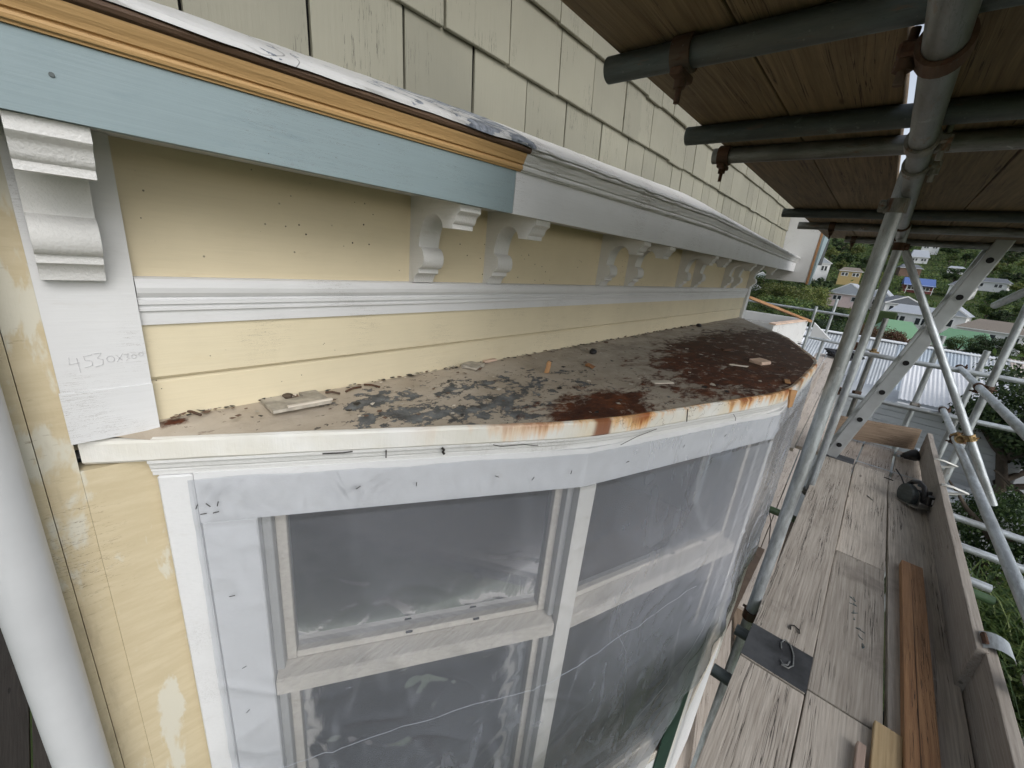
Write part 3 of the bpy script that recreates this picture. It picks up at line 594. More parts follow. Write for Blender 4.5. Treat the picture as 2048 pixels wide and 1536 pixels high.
for q in S_:
    w0 = Vector((q.x, 1.0))
    for r in range(R_ + 1):
        t = r / R_; a = w0.lerp(q, t); z = -0.384 - 0.021 * t * (1 if (1 - q.y) > 0.05 else (1 - q.y) / 0.05)
        z += 0.0022 * mn.noise(Vector((a.x * 5, a.y * 5, 0))) + 0.0010 * mn.noise(Vector((a.x * 23, a.y * 23, 4)))
        V.append((a.x, a.y, z))
n = R_ + 1
for k in range(len(S_) - 1):
    for r in range(R_): F.append((k * n + r, (k + 1) * n + r, (k + 1) * n + r + 1, k * n + r + 1))
ROOF = mk('bay_roof', V, F, 'rusted_roof', H, True); tag(ROOF, 'rusted flat sheet roof with flaking tan paint')
sweep('rim_flashing', S_, [(-0.006, -0.4005), (0.0, -0.403), (0.002, -0.408), (0.0015, -0.444), (-0.004, -0.450), (-0.04, -0.450), (-0.04, -0.412)], 'rust_streaked_rim', ROOF, 0.0024)
sweep('scotia_moulding', [P[0].lerp(P[1], 0.087)] + S_[3:], [(-0.003, -0.4495), (-0.003, -0.4555), (-0.006, -0.4575), (-0.0085, -0.4625), (-0.0095, -0.4690), (-0.0125, -0.4730), (-0.0125, -0.4775), (-0.016, -0.4795), (-0.016, -0.488), (-0.10, -0.488), (-0.10, -0.4495)], 'white_paint_old', H, 0.0012)
for i in range(5):
    st_ = (P[0] + D[0] * 0.092, None) if i == 0 else (P[i], MIT[i])
    prism('head_board', [(-0.0145, -0.4875), (-0.0145, -0.607), (-0.115, -0.607), (-0.115, -0.4875)], P[0] + D[0] * 0.1585 if i == 0 else P[i], P[i + 1], 'white_paint', H, False, NO[i], 1, 0.0, (st_[1], MIT[i + 1]))
    bay('bay_ceiling', [(-0.1005, -0.488), (-0.1005, -0.475), (-0.30, -0.47), (-0.30, -0.4825)], i, 'room_wall', H)
LEN = [(P[i + 1] - P[i]).length for i in range(5)]
ZB = -2.38
for i in range(1, 5):   # corner posts
    c = P[i] + MIT[i] * -0.0115; a_, b_ = P[i] - D[i - 1] * 0.012 - NO[i - 1] * 0.011, P[i] + D[i] * 0.048 - NO[i] * 0.011
    pl = [a_, c, b_, b_ - NO[i] * 0.10, a_ - NO[i - 1] * 0.10]; V = [(q.x, q.y, z) for z in (-2.60, -0.6075) for q in pl]
    mk('mullion', V, [(0, 1, 2, 3, 4), (9, 8, 7, 6, 5)] + [(k, (k + 1) % 5, (k + 1) % 5 + 5, k + 5) for k in range(5)], 'post_paint', H)
for i in range(5):
    W = link('bay_window', bevel_me('bay_window', [fpt(i, u, o, z) for u in (0.12, LEN[i] - 0.05) for o in (-0.02, -0.115) for z in (ZB - 0.06, ZB)], BOXF, 0.004), 'sash_wood', H)
    u0 = 0.262 if i == 0 else 0.050; u1 = LEN[i] - (0.0135 if i < 4 else 0.25)
    if i == 0: fbox('casing', 0, 0.100, 0.158, -0.010, -0.11, -2.6, -0.4885, 'white_paint', W); fbox('casing', 0, 0.1585, 0.2615, -0.0155, -0.11, -2.6, -0.608, 'white_paint', W)
    if i == 4: fbox('casing', 4, LEN[4] - 0.25, LEN[4] - 0.085, -0.0155, -0.11, -2.6, -0.608, 'white_paint', W)
    # transom bar with sloped top
    V = []
    for u in (u0 + 0.002, u1 - 0.002):
        V += [fpt(i, u, o, z) for o, z in ((-0.112, -1.098), (-0.066, -1.098), (-0.024, -1.110), (-0.019, -1.114), (-0.019, -1.158), (-0.112, -1.158))]
    mk('transom_bar', V, [(0, 1, 2, 3, 4, 5), (11, 10, 9, 8, 7, 6)] + [(k, (k + 1) % 6, (k + 1) % 6 + 6, k + 6) for k in range(6)], 'sash_wood', W)
    for z0, z1 in ((-1.097, -0.6085), (ZB, -1.159)):
        fbox('side_stop', i, u0, u0 + 0.020, -0.040, -0.11, z0, z1, 'stop_grey', W, 0.002); fbox('side_stop', i, u1 - 0.020, u1, -0.040, -0.11, z0, z1, 'stop_grey', W, 0.002)
        s0, s1 = u0 + 0.0205, u1 - 0.0205
        fbox('sash_stile', i, s0, s0 + 0.024, -0.066, -0.105, z0, z1, 'sash_wood', W, 0.002); fbox('sash_stile', i, s1 - 0.024, s1, -0.066, -0.105, z0, z1, 'sash_wood', W, 0.002)
        fbox('sash_rail', i, s0 + 0.0245, s1 - 0.0245, -0.067, -0.104, z0 + 0.0005, z0 + 0.022, 'sash_wood', W, 0.002); fbox('sash_rail', i, s0 + 0.0245, s1 - 0.0245, -0.067, -0.104, z1 - 0.025, z1, 'sash_wood', W, 0.002)
        mk('pane', [fpt(i, u, -0.086, z) for u, z in ((s0 + 0.012, z0 + 0.008), (s1 - 0.012, z0 + 0.008), (s1 - 0.012, z1 - 0.012), (s0 + 0.012, z1 - 0.012))], [(0, 1, 2, 3)], 'window_glass', W)
    if i < 2:
        for uu in (0.60, 0.80): 
            if uu < u1 - 0.05: fbox('sash_catch', i, uu - 0.010, uu + 0.010, -0.061, -0.067, -1.0815, -1.0745, 'dark_gap', W, 0.002)
    # wall below the window
    bay('apron_board', [(-0.02, -6.2), (-0.02, ZB - 0.062), (-0.11, ZB - 0.062), (-0.11, -6.2)], i, 'white_paint', H)
fbox('corner_strip', 1, LEN[1] - 0.125, LEN[1] - 0.004, -0.0195, -0.012, -3.2, -1.62, 'dark_green_paint', H)
fbox('corner_strip', 2, 0.001, 0.11, -0.0195, -0.012, -3.2, -1.62, 'white_paint', H)
# wall piece between the corner board and the bay window, below the roof
mk('scraped_board', [(-0.0058, 0.9875, -6.2), (0.104, 0.9845, -6.2), (0.104, 0.9845, -0.4555), (-0.0058, 0.9875, -0.4555), (-0.0058, 1.03, -6.2), (0.104, 1.03, -6.2), (0.104, 1.03, -0.4555), (-0.0058, 1.03, -0.4555)],
   [(0, 1, 2, 3), (4, 7, 6, 5), (3, 2, 6, 7), (1, 5, 6, 2), (0, 3, 7, 4)], 'scraped_yellow', H)

# ================================================================== CLEAR PLASTIC SHEET
def foff(s, z):
    sl = max(0.0, min(1.0, (-z - 0.61) / 0.25)); lw = max(0.0, min(1.0, (-z - 1.15) / 0.5))
    o = -0.0075 + 0.004 * sl
    n1 = mn.noise(Vector((s * 4.0 + z * 1.7, z * 1.4, 2.0))); n2 = mn.noise(Vector((s * 13 - z * 8, z * 3, 5.0))); n3 = mn.noise(Vector((s * 30, z * 22, 9.0)))
    o += 0.0035 * n3 * (1 - sl) + sl * (0.010 * n1 + 0.0012 * n2) + lw * (0.028 * abs(n1) + 0.009 * abs(n2))
    bil = max(0.0, 1 - abs(s - 2.02) / 0.30) * max(0.0, min(1.0, (-z - 1.2) / 0.35))
    if sl: o += 0.0055 * sl * max(0.0, 1 - abs(mn.noise(Vector((s * 3.2 + z * 2.4, z * 2.6 - s * 1.2, 11.0)))) * 11) ** 2 + 0.003 * sl * max(0.0, 1 - abs(mn.noise(Vector((s * 7 - z * 3, z * 4 + s, 3.0)))) * 9) ** 2
    return o + bil * (0.035 + 0.03 * mn.noise(Vector((s * 16, z * 9, 7.0))))
def film():
    path = []      # (facet, u)
    for i, (a, b) in enumerate(((0.150, LEN[0]), (0, LEN[1]), (0, LEN[2]), (0, 0.6))):
        m = max(8, int((b - a) / 0.012)); path += [(i, a + (b - a) * k / m) for k in range(m + (1 if i == 3 else 0))]
    V = []; F = []; NZ = 190; s = 0.0
    for (i, u) in path:
        s = sum(LEN[:i]) + u
        c0, c1 = (MIT[i], MIT[i + 1]); nrm = NO[i].copy(); L = LEN[i]
        if u < 0.06 and i: nrm = nrm.lerp(c0, 1 - u / 0.06)
        if u > L - 0.06: nrm = nrm.lerp(c1, 1 - (L - u) / 0.06)
        nrm.normalize()
        zbot = -2.56 if s < 1.72 else (-2.56 + (s - 1.72) / 0.32 * 0.94 if s < 2.04 else -1.64 - 0.05 * math.sin(s * 6))
        ztop = -0.499 - 0.006 * mn.noise(Vector((s * 6, 0, 0)))
        for k in range(NZ + 1):
            t = k / NZ; z = ztop + (zbot - ztop) * t
            o = foff(s, z)
            q = P[i] + D[i] * u + nrm * max(o, -0.0085)
            V.append((q.x, q.y, z))
    n = NZ + 1
    for a in range(len(path) - 1):
        for k in range(NZ): F.append((a * n + k, a * n + k + 1, (a + 1) * n + k + 1, (a + 1) * n + k))
    o = mk('plastic_sheet', V, F, 'clear_film', None, True)
    tag(o, 'clear polythene sheet stapled over the bay windows', 'plastic sheet')
    for pl, r_ in ((((.257, -1.408), (.437, -1.391), (.723, -1.353), (.93, -1.366), (1.0, -1.362), (1.10, -1.334), (1.223, -1.312), (1.466, -1.291), (1.6, -1.264), (1.80, -1.22)), 0.0007),
                   (((1.35, -1.28), (1.42, -1.40), (1.47, -1.60), (1.52, -1.9)), 0.0006), (((1.55, -1.95), (1.75, -1.75), (1.90, -1.50), (1.98, -1.30)), 0.0009), (((1.80, -2.1), (1.88, -1.8), (1.97, -1.6), (2.0, -1.45)), 0.0009)):
        pts = []
        for (sa, za), (sb, zb_) in zip(pl, pl[1:]):
            for k in range(8):
                t = k / 8; ss = sa + (sb - sa) * t; z = za + (zb_ - za) * t + 0.003 * mn.noise(Vector((ss * 22, 0, za))); i = 0 if ss < LEN[0] else 1 if ss < LEN[0] + LEN[1] else 2
                pts.append(fpt(i, ss - sum(LEN[:i]), max(foff(ss, z), -0.0085) + 0.0006, z))
        wire('crease_highlight', pts, r_, 'crease_highlight_pale', o)  # pale wires painted in as highlights along the film's folds
    for (i, u, z, a) in ((0, 0.16, -0.560, 1.2), (0, 0.18, -0.558, -0.9), (0, 0.197, -0.557, 1.3), (0, 0.17, -0.578, 0.1), (0, 0.192, -0.577, 0.2), (0, 0.47, -0.545, 0.6), (0, 0.60, -0.548, 1.5), (0, 0.80, -0.545, -0.4), (0, 0.90, -0.56, 1.0), (0, 1.01, -0.55, 1.4), (1, 0.15, -0.55, 0.2), (1, 0.4, -0.54, 1.0), (1, 0.62, -0.535, 0.7), (0, 0.20, -0.80, 0.1), (0, 0.205, -1.02, 0.5), (0, 0.20, -1.17, 0.9)):
        d = 0.0055; pts = [fpt(i, u - d * math.cos(a), -0.0035, z - d * math.sin(a)), fpt(i, u + d * math.cos(a), -0.0035, z + d * math.sin(a))]
        wire('staple', pts, 0.0009, 'dark_wire', o)
    return o
film()

# ================================================================== SCAFFOLD
SC = empty('tube_scaffold', (2.5, 0.05, -6.2), 'galvanised tube and coupler scaffold frame standing along the house', 'scaffold')
TR = 0.0242
def coupler(p, ax, bx, side, mat='rust_iron', gap=0.050):
    """double coupler: ring round the tube through p along ax, ring round the crossing tube (at p+side*gap) along bx"""
    p, ax, bx, side = Vector(p), Vector(ax).normalized(), Vector(bx).normalized(), Vector(side).normalized()
    M = Matrix.Translation(p + side * gap * 0.5) @ Matrix((ax, side, ax.cross(side))).transposed().to_4x4()
    V = boxv((-0.024, -0.012, -0.024), (0.024, 0.012, 0.024)); c = link('coupler', bevel_me('coupler', V, BOXF, 0.006, 2), mat, SC, False, M)
    for q, d in ((p, ax), (p + side * gap, bx)):
        L = 0.046; r = link('clamp_ring', tube_me(L, 0.0315, 0.0065, 22), mat, c, True, axis_mat(q - d * L / 2, q + d * L / 2))
        e = d.cross(side).normalized() * rnd.choice((-1, 1))
        b0 = q + e * 0.038; b1 = side * (1 if q is not p else -1)
        tube('bolt', b0 - b1 * 0.030, b0 + b1 * 0.042, 0.0062, mat, c, True, 8); tube('nut', b0 + b1 * 0.010, b0 + b1 * 0.024, 0.0125, mat, c, True, 6)
        V = boxv((-0.02, 0.024, -0.010), (0.02, 0.050, 0.010)); Mx = Matrix.Translation(q) @ Matrix((d, e, d.cross(e))).transposed().to_4x4()
        link('lug', bevel_me('lug', V, BOXF, 0.004), mat, c, False, Mx)
    return c
X_, Y_, Z_ = Vector((1, 0, 0)), Vector((0, 1, 0)), Vector((0, 0, 1))
# upper deck: ledger, transoms
tube('ledger', (0.2, 0.036, 0.333), (5.2, 0.036, 0.333), TR, 'galv_tube_old', SC)
tube('ledger', (0.2, -0.80, 0.333), (5.2, -0.80, 0.333), TR, 'galv_tube_old', SC)
for x, y, m in ((0.872, 0.560, 'galv_dark'), (1.372, 0.574, 'galv_dark'), (1.625, 0.572, 'galv_tube_old'), (3.03, 0.592, 'galv_dark'), (3.68, 0.60, 'galv_tube_old'), (4.63, 0.39, 'galv_tube_old')):
    tube('transom', (x, y, 0.3795), (x, -0.95, 0.3795), TR, m, SC)
for x, m in ((0.872, 'rust_iron'), (1.372, 'worn_coupler'), (1.625, 'worn_coupler'), (3.03, 'rust_iron'), (3.68, 'rust_iron'), (4.63, 'worn_coupler')):
    coupler((x + 0.03, 0.036, 0.333), X_, Y_, Z_, m, 0.047)
for x, y in ((0.872, 0.40), (1.625, 0.535), (3.68, 0.40), (4.63, 0.33)):     # board clips under the transoms
    c = link('board_clip', tube_me(0.035, 0.031, 0.006, 20), 'rust_iron', SC, True, axis_mat((x, y - 0.017, 0.3795), (x, y + 0.018, 0.3795)))
    tube('bolt', (x, y, 0.30), (x, y, 0.352), 0.006, 'rust_iron', c, True, 8); tube('nut', (x, y, 0.325), (x, y, 0.340), 0.012, 'rust_iron', c, True, 6)
    box('lug', (x - 0.03, y - 0.012, 0.338), (x + 0.03, y + 0.012, 0.352), 'rust_iron', c, 0.003)
# main deck: transoms, ledgers
ZT = -1.5142
tube('ledger', (-1.0, -0.02, -1.563), (5.9, -0.02, -1.563), TR, 'galv_dark', SC); tube('ledger', (-1.0, -0.70, -1.563), (5.9, -0.70, -1.563), TR, 'galv_tube', SC)
for x, y0, y1, m in ((0.6, 0.07, -0.9, 'galv_dark'), (1.555, 0.100, -0.84, 'galv_dark'), (1.84, 0.085, -0.84, 'galv_dark'), (3.12, 0.30, -0.88, 'green_tube'), (3.25, 0.02, -0.885, 'galv_tube'), (3.69, 0.06, -1.30, 'galv_tube'), (4.18, 0.06, -1.45, 'galv_tube'), (4.70, 0.06, -0.88, 'galv_tube'), (5.35, 0.06, -0.9, 'galv_tube')):
    tube('transom', (x, y0, ZT), (x, y1, ZT), TR, m, SC)
# standards
def std(x, y, z0, z1, m='galv_tube'): tube('standard', (x, y, z0), (x, y, z1), TR, m, SC)
std(2.05, 0.0585, -6.15, 0.40, 'galv_tube'); std(3.62, 0.024, -1.50, 0.40, 'galv_tube'); std(4.62, -0.762, -6.15, 0.9, 'galv_tube')
std(5.72, -0.835, -6.15, -0.43); std(5.80, -0.525, -2.6, -0.36); std(5.80, -0.068, -6.15, -0.27, 'galv_tube_old'); std(1.98, -0.79, -6.15, -1.16, 'galv_tube')
for z, s in ((-1.512, (0, -1, 0)),): coupler((2.05, 0.0585, z - 0.05), Z_, X_, s, 'rust_iron', 0.05)
coupler((3.62, 0.024, -1.50), Z_, X_, (0, -1, 0), 'worn_coupler', 0.05)
coupler((2.05, 0.0585, 0.285), Z_, Y_, X_, 'worn_coupler'); coupler((3.62, 0.024, 0.27), Z_, Y_, X_, 'rust_iron')
# guard rails
tube('guard_rail', (-0.5, -0.715, -0.590), (5.76, -0.715, -0.628), TR, 'galv_tube', SC); tube('guard_rail', (-0.5, -0.715, -1.100), (5.72, -0.715, -1.032), TR, 'galv_tube', SC)
tube('end_rail', (5.60, 0.08, -0.640), (5.60, -1.30, -0.632), TR, 'galv_tube', SC); tube('end_rail', (5.60, 0.04, -1.098), (5.60, -1.21, -1.064), TR, 'galv_tube', SC)
tube('stub_tube', (5.35, 0.085, -0.565), (6.4, 0.085, -0.565), TR, 'galv_tube', SC); tube('stub_tube', (5.30, 0.09, -1.015), (6.4, 0.09, -1.015), TR, 'galv_tube', SC)
coupler((5.74, -0.715, -0.627), X_, Y_, (0.0, 0.0, -1), 'rust_iron', 0.01); coupler((5.62, -0.715, -1.034), X_, Y_, (0, 0, -1), 'rust_iron', 0.03)
coupler((4.62, -0.762, -0.620), Z_, X_, Y_, 'rust_iron', 0.047); coupler((4.62, -0.762, -1.045), Z_, X_, Y_, 'rust_iron', 0.047)
coupler((5.80, -0.068, -0.640), Z_, Y_, (-1, 0, 0), 'gold_coupler', 0.05); coupler((5.80, -0.525, -1.08), Z_, Y_, (-1, 0, 0), 'worn_coupler', 0.05); coupler((5.80, -0.068, -1.095), Z_, Y_, (-1, 0, 0), 'rust_iron', 0.05)
coupler((5.36, 0.085, -0.565), X_, Z_, Y_, 'rust_iron', 0.02); coupler((5.31, 0.09, -1.015), X_, Z_, Y_, 'rust_iron', 0.02)
coupler((1.98, -0.79, -1.19), Z_, X_, (0, 1, 0), 'worn_coupler', 0.06)
# braces
tube('brace', (4.30, -0.010, 0.300), (4.30, -0.985, -1.378), TR, 'galv_tube', SC); coupler((4.30, -0.735, -0.945), (0, 0.5, 0.86), X_, (-0.0, 0.86, -0.5), 'gold_coupler', 0.05)
tube('brace', (2.6, -0.60, 0.25), (4.7, -0.62, -0.02), TR, 'galv_tube', SC)
# far scaffold rails by the neighbouring bay
tube('guard_rail', (10.0, 2.2, -0.49), (10.0, 0.30, -0.515), TR, 'galv_tube', SC); tube('guard_rail', (10.0, 1.0, -1.02), (10.0, -0.1, -1.06), TR, 'galv_tube', SC)
std(10.05, 0.66, -6.2, -0.24); std(9.95, 0.93, -3.0, -0.42)

# ---- planks
def plank_me(L, W, T, seed):
    r = random.Random(seed); V = []; F = []; n = max(3, int(L / 0.35))
    for i in range(n + 1):
        x = L * i / n; dz = r.uniform(-0.0015, 0.0015); dy = r.uniform(-0.0012, 0.0012)
        V += [(x, -W / 2 + dy, -T), (x, W / 2 + dy, -T), (x, W / 2 + dy, dz), (x, -W / 2 + dy, dz)]
    for i in range(n):
        for k in range(4): F.append((i * 4 + k, i * 4 + (k + 1) % 4, i * 4 + 4 + (k + 1) % 4, i * 4 + 4 + k))
    F += [(0, 1, 2, 3), (n * 4 + 3, n * 4 + 2, n * 4 + 1, n * 4)]
    me = bpy.data.meshes.new('plank'); me.from_pydata(V, [], F); bm = bmesh.new(); bm.from_mesh(me); bmesh.ops.recalc_face_normals(bm, faces=bm.faces)
    ed = [e for e in bm.edges if len(e.link_faces) == 2 and e.calc_face_angle() > 1.0]
    bmesh.ops.bevel(bm, geom=ed, offset=0.0035, segments=2, affect='EDGES', profile=0.6, clamp_overlap=True); bm.to_mesh(me); bm.free(); return me
PN = [0]
def plank(name, p0, p1, W, T, mat, label, cat='plank', group=None, bands=(), roll=0.0):
    PN[0] += 1; L = (Vector(p1) - Vector(p0)).length; M = axis_mat(p0, p1, roll)
    o = link(name, plank_me(L, W, T, PN[0]), mat, None, False, M); tag(o, label, cat, group)
    for a, b in bands:
        V = boxv((a, -W / 2 - 0.0015, -T - 0.001), (b, W / 2 + 0.0015, 0.0022)); link('end_band', bevel_me('end_band', V, BOXF, 0.001), 'black_band', o, False, M)
    return o
ZD = -1.452; g1 = 'planks of the main scaffold deck'
PA = plank('scaffold_plank', (1.652, -0.078, ZD), (4.50, -0.082, ZD + 0.030), 0.222, 0.038, 'deck_plank', 'long weathered scaffold plank with a black band, beside the front standard', group=g1, bands=((0.003, 0.205), (2.70, 2.845)))
plank('scaffold_plank', (-1.2, -0.076, ZD), (1.640, -0.078, ZD), 0.220, 0.038, 'deck_plank', 'grey scaffold plank butting against the black-banded plank end', group=g1)
plank('scaffold_plank', (1.685, -0.302, ZD), (2.825, -0.3025, ZD), 0.2215, 0.038, 'deck_plank', 'short middle scaffold plank with blue pencil scribble', group=g1)
plank('scaffold_plank', (2.832, -0.3035, ZD), (4.48, -0.318, ZD), 0.2215, 0.038, 'deck_plank', 'far middle scaffold plank behind the scribbled plank', group=g1)
plank('scaffold_plank', (-1.2, -0.302, ZD), (1.677, -0.302, ZD), 0.2215, 0.038, 'deck_plank', 'near middle scaffold plank under the timber offcuts', group=g1)
plank('scaffold_plank', (-1.2, -0.5295, ZD), (4.40, -0.5410, ZD), 0.2215, 0.038, 'deck_plank', 'scaffold plank along the toe board under the orange batten', group=g1)
for y, l in ((-0.09, 'far low plank behind the ladder foot'), (-0.33, 'far low plank in front of the end board'), (-0.58, 'far low plank in the corner by the black cone')):
    plank('scaffold_plank', (4.30, y + 0.01, ZD - 0.040), (5.42, y - 0.045, ZD - 0.040), 0.228, 0.038, 'lower_plank', l, group=g1)
ot = plank('toe_board', (2.155, -0.664, -1.365), (5.40, -0.690, -1.350), 0.225, 0.036, 'toe_plank', 'long grey toe board standing on edge beside the saw', 'board', roll=math.pi / 2)
nt = plank('toe_board', (-1.0, -0.655, -1.37), (2.30, -0.690, -1.372), 0.225, 0.034, 'toe_plank', 'near toe board held by a rusty steel clip', 'board', roll=math.pi / 2)
plank('toe_board', (5.16, 0.05, -1.355), (5.44, -0.62, -1.345), 0.215, 0.036, 'end_toe_plank', 'brown end board standing on edge across the deck', 'board', roll=math.pi / 2)
cl = box('board_clip', (2.19, -0.665, -1.40), (2.265, -0.648, -1.235), 'rust_iron', nt, 0.006)
V = []; 
for k in range(13):
    a = math.pi * k / 12; V += [(2.17, -0.690 + 0.045 * math.cos(a), -1.262 + 0.03 * math.sin(a)), (2.275, -0.690 + 0.045 * math.cos(a), -1.262 + 0.03 * math.sin(a))]
mk('clip_bend', V, [(2 * k, 2 * k + 1, 2 * k + 3, 2 * k + 2) for k in range(12)], 'galv_tube', cl, True)
for x in (4.55, 3.95):      # wire ties round the toe board and the standard
    wire('wire_tie', [[(x + dx, -0.652, -1.30), (x + dx, -0.655, -1.236), (x + dx, -0.705, -1.234), (x + dx + .01, -0.79, -1.25), (x + dx, -0.70, -1.29)] for dx in (0, 0.008, 0.018, 0.028)], 0.0035, 'wire_white', ot)
# upper deck planks, seen from below
g2 = 'planks of the upper scaffold deck'
UL = {0.4285: 'underside of the upper deck plank nearest the shingles', 0.2025: 'underside of the upper deck plank left of the ledger tube', -0.052: 'underside of the upper deck plank right of the ledger tube',
      -0.279: 'underside of the fourth upper deck plank from the shingles', -0.506: 'underside of the fifth upper deck plank from the shingles', -0.733: 'outermost plank of the upper deck seen from below'}
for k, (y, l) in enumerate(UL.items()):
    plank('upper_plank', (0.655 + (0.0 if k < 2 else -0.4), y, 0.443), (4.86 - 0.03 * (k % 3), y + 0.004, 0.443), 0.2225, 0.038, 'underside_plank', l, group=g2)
# far, lower deck beyond the end board
g3 = 'planks of the far low deck'
plank('low_plank', (5.25, 0.398, -1.75), (13.9, 0.602, -1.75), 0.225, 0.038, 'lower_plank', 'far low deck plank running past the rusted roof edge', group=g3)
plank('low_plank', (5.30, 0.62, -1.752), (13.6, 0.835, -1.752), 0.22, 0.038, 'lower_plank', 'far low deck plank half hidden by the bay roof', group=g3)
plank('low_plank', (5.4, 0.175, -1.752), (13.8, 0.37, -1.752), 0.215, 0.038, 'lower_plank', 'far low deck plank just behind the front standard', group=g3)
# lift below
g4 = 'planks of the lift below'
plank('low_plank', (4.45, 0.600, -3.40), (10.3, 0.79, -3.40), 0.23, 0.04, 'lower_plank', 'plank of the lift below, next to the plastic sheet', group=g4)
plank('low_plank', (4.55, 0.372, -3.40), (10.3, 0.56, -3.40), 0.21, 0.04, 'lower_plank', 'middle plank of the lift below', group=g4)
plank('low_plank', (4.50, 0.150, -3.40), (10.3, 0.33, -3.40), 0.21, 0.04, 'lower_plank', 'plank of the lift below behind the front standard', group=g4)
plank('low_plank', (2.55, -0.02, -3.42), (4.22, 0.36, -3.42), 0.225, 0.04, 'lower_plank', 'loose slanted plank below the black tube end', group=g4)
plank('low_plank', (2.35, 0.10, -3.46), (3.75, 0.42, -3.46), 0.20, 0.04, 'lower_plank', 'loose slanted plank beside the green corner strip', group=g4)
plank('low_plank', (3.95, 0.02, -3.44), (4.75, 0.26, -3.44), 0.22, 0.04, 'end_toe_plank', 'short brown plank across the lift below', group=g4)
for x, l in ((-0.42, 'shade-coloured plank behind the downpipe'), (-0.66, 'shade-coloured plank in the bottom corner beside the downpipe'), (-0.18, 'shade-coloured plank closest to the house corner')):
    plank('side_plank', (x, 0.5, -3.40), (x + 0.01, 5.0, -3.40), 0.225, 0.04, 'shade_dark_plank', l, group='dark planks round the house corner')
plank('side_plank', (-0.92, 0.5, -3.40), (-0.91, 5.0, -3.40), 0.225, 0.04, 'shade_dark_plank', 'outermost shade-coloured plank behind the downpipe', group='dark planks round the house corner')

# ---- ladder
LA = empty('ladder', (4.5, -0.03, -1.45), 'grey aluminium ladder leaning up through the scaffold', 'ladder')
for x in (4.39, 4.74):
    p0, p1 = Vector((x, -0.020, -1.450)), Vector((x, -0.500, 0.42)); d = (p1 - p0).normalized(); w = X_.cross(d).normalized(); M = Matrix.Translation(p0) @ Matrix((d, w, d.cross(w))).transposed().to_4x4()
    L = (p1 - p0).length; V = boxv((0, -0.045, -0.0135), (L, 0.045, 0.0135)); link('stile', bevel_me('stile', V, BOXF, 0.010, 3), 'aluminium', LA, False, M)
    tube('foot_cap', p0 + d * 0.0 - w * 0.0, p0 + d * 0.03, 0.03, 'black_plastic', LA, True, 12)
for k in range(7):
    c = Vector((4.37, -0.020, -1.450)).lerp(Vector((4.37, -0.500, 0.42)), (0.155 + 0.27 * k) / 1.93)
    rg = tube('rung', c, c + Vector((0.39, 0, 0)), 0.0225, 'aluminium', LA, False, 20, 0.0022); tube('rung_shade_disc', c + Vector((0.002, 0, 0)), c + Vector((0.006, 0, 0)), 0.0200, 'dark_gap', rg, True, 20)  # black disc in each rung end stands in for the shade inside it

# ---- things on the deck
bt = plank('timber_batten', (0.9, -0.492, ZD + 0.042), (2.95, -0.517, ZD + 0.042), 0.088, 0.040, 'batten_wood', 'long orange timber batten lying on the deck', 'batten')
box('groove', (0.02, 0.006, -0.004), (2.0, 0.0075, 0.0012), 'brown_timber', bt, 0, wmat(bt)); box('notch', (0.66, -0.0435, -0.03), (0.674, 0.0, 0.0015), 'brown_wall', bt, 0, wmat(bt))
plank('timber_offcut', (1.0, -0.400, ZD + 0.024), (1.70, -0.420, ZD + 0.024), 0.075, 0.020, 'pale_pine', 'pale pine offcut beside the orange batten', 'offcut')
plank('timber_offcut', (1.0, -0.335, ZD + 0.026), (1.565, -0.352, ZD + 0.026), 0.024, 0.024, 'pink_offcut', 'thin pinkish timber stick at the bottom of the deck', 'offcut')
plank('timber_stick', (6.40, 0.425, -1.742), (7.9, 0.41, -1.15), 0.035, 0.03, 'lower_plank', 'thin grey stick leaning over the far low deck', 'stick')
plank('timber_board', (6.6, 1.62, -0.21), (8.0, 0.775, -0.555), 0.09, 0.035, 'batten_wood', 'long brown board leaning across the far white parapet', 'board')
# wire hooks on the black band and other small irons
def onA(pts, z=0.006): return [(x, y, ZD + z + (x - 1.65) * 0.0105) for x, y in pts]
h1 = wire('wire_hook', [onA([(1.80, -0.085), (1.83, -0.078), (1.86, -0.088), (1.845, -0.112), (1.80, -0.128), (1.745, -0.135), (1.715, -0.122), (1.715, -0.098)]), onA([(1.735, -0.092), (1.72, -0.104), (1.73, -0.118), (1.755, -0.121)])], 0.0028, 'galv_tube_old'); tag(h1, 'S-shaped bent wire hook on the black plank band', 'wire')
h2 = wire('wire_hook', onA([(1.94, -0.095), (1.965, -0.092), (1.978, -0.105), (1.965, -0.125), (1.945, -0.128)]), 0.003, 'dark_wire'); tag(h2, 'small curved iron loop next to the black plank band', 'wire')
def scrib():
    r = random.Random(3); st = []
    for k in range(7):
        x = 2.42 - 0.055 * k + r.uniform(-.01, .01); y = -0.285 - 0.012 * k
        st.append([(x + r.uniform(-.02, .02), y + r.uniform(-.02, .02), ZD + 0.0016) for _ in range(4)])
    w = wire('pencil_scribble', st, 0.0011, 'saw_blue', bpy.data.objects['scaffold_plank.002'])
scrib()
for k, (x, y, a, l) in enumerate(((4.62, -0.17, 1.3, 'dark staple bridging the seam behind the ladder'), (4.35, -0.43, 1.35, 'dark cramp iron across the far plank seam'), (3.80, -0.325, 0.6, 'thin splinter lying beside the banded plank'))):
    tag(wire('cramp_iron', [(x - .03 * math.cos(a), y - .03 * math.sin(a), ZD + (-.036 if k < 1 else .004)), (x + .03 * math.cos(a), y + .03 * math.sin(a), ZD + (-.036 if k < 1 else .004))], 0.0032, 'dark_wire' if k < 2 else 'grey_metal'), l, 'iron' if k < 2 else 'splinter')
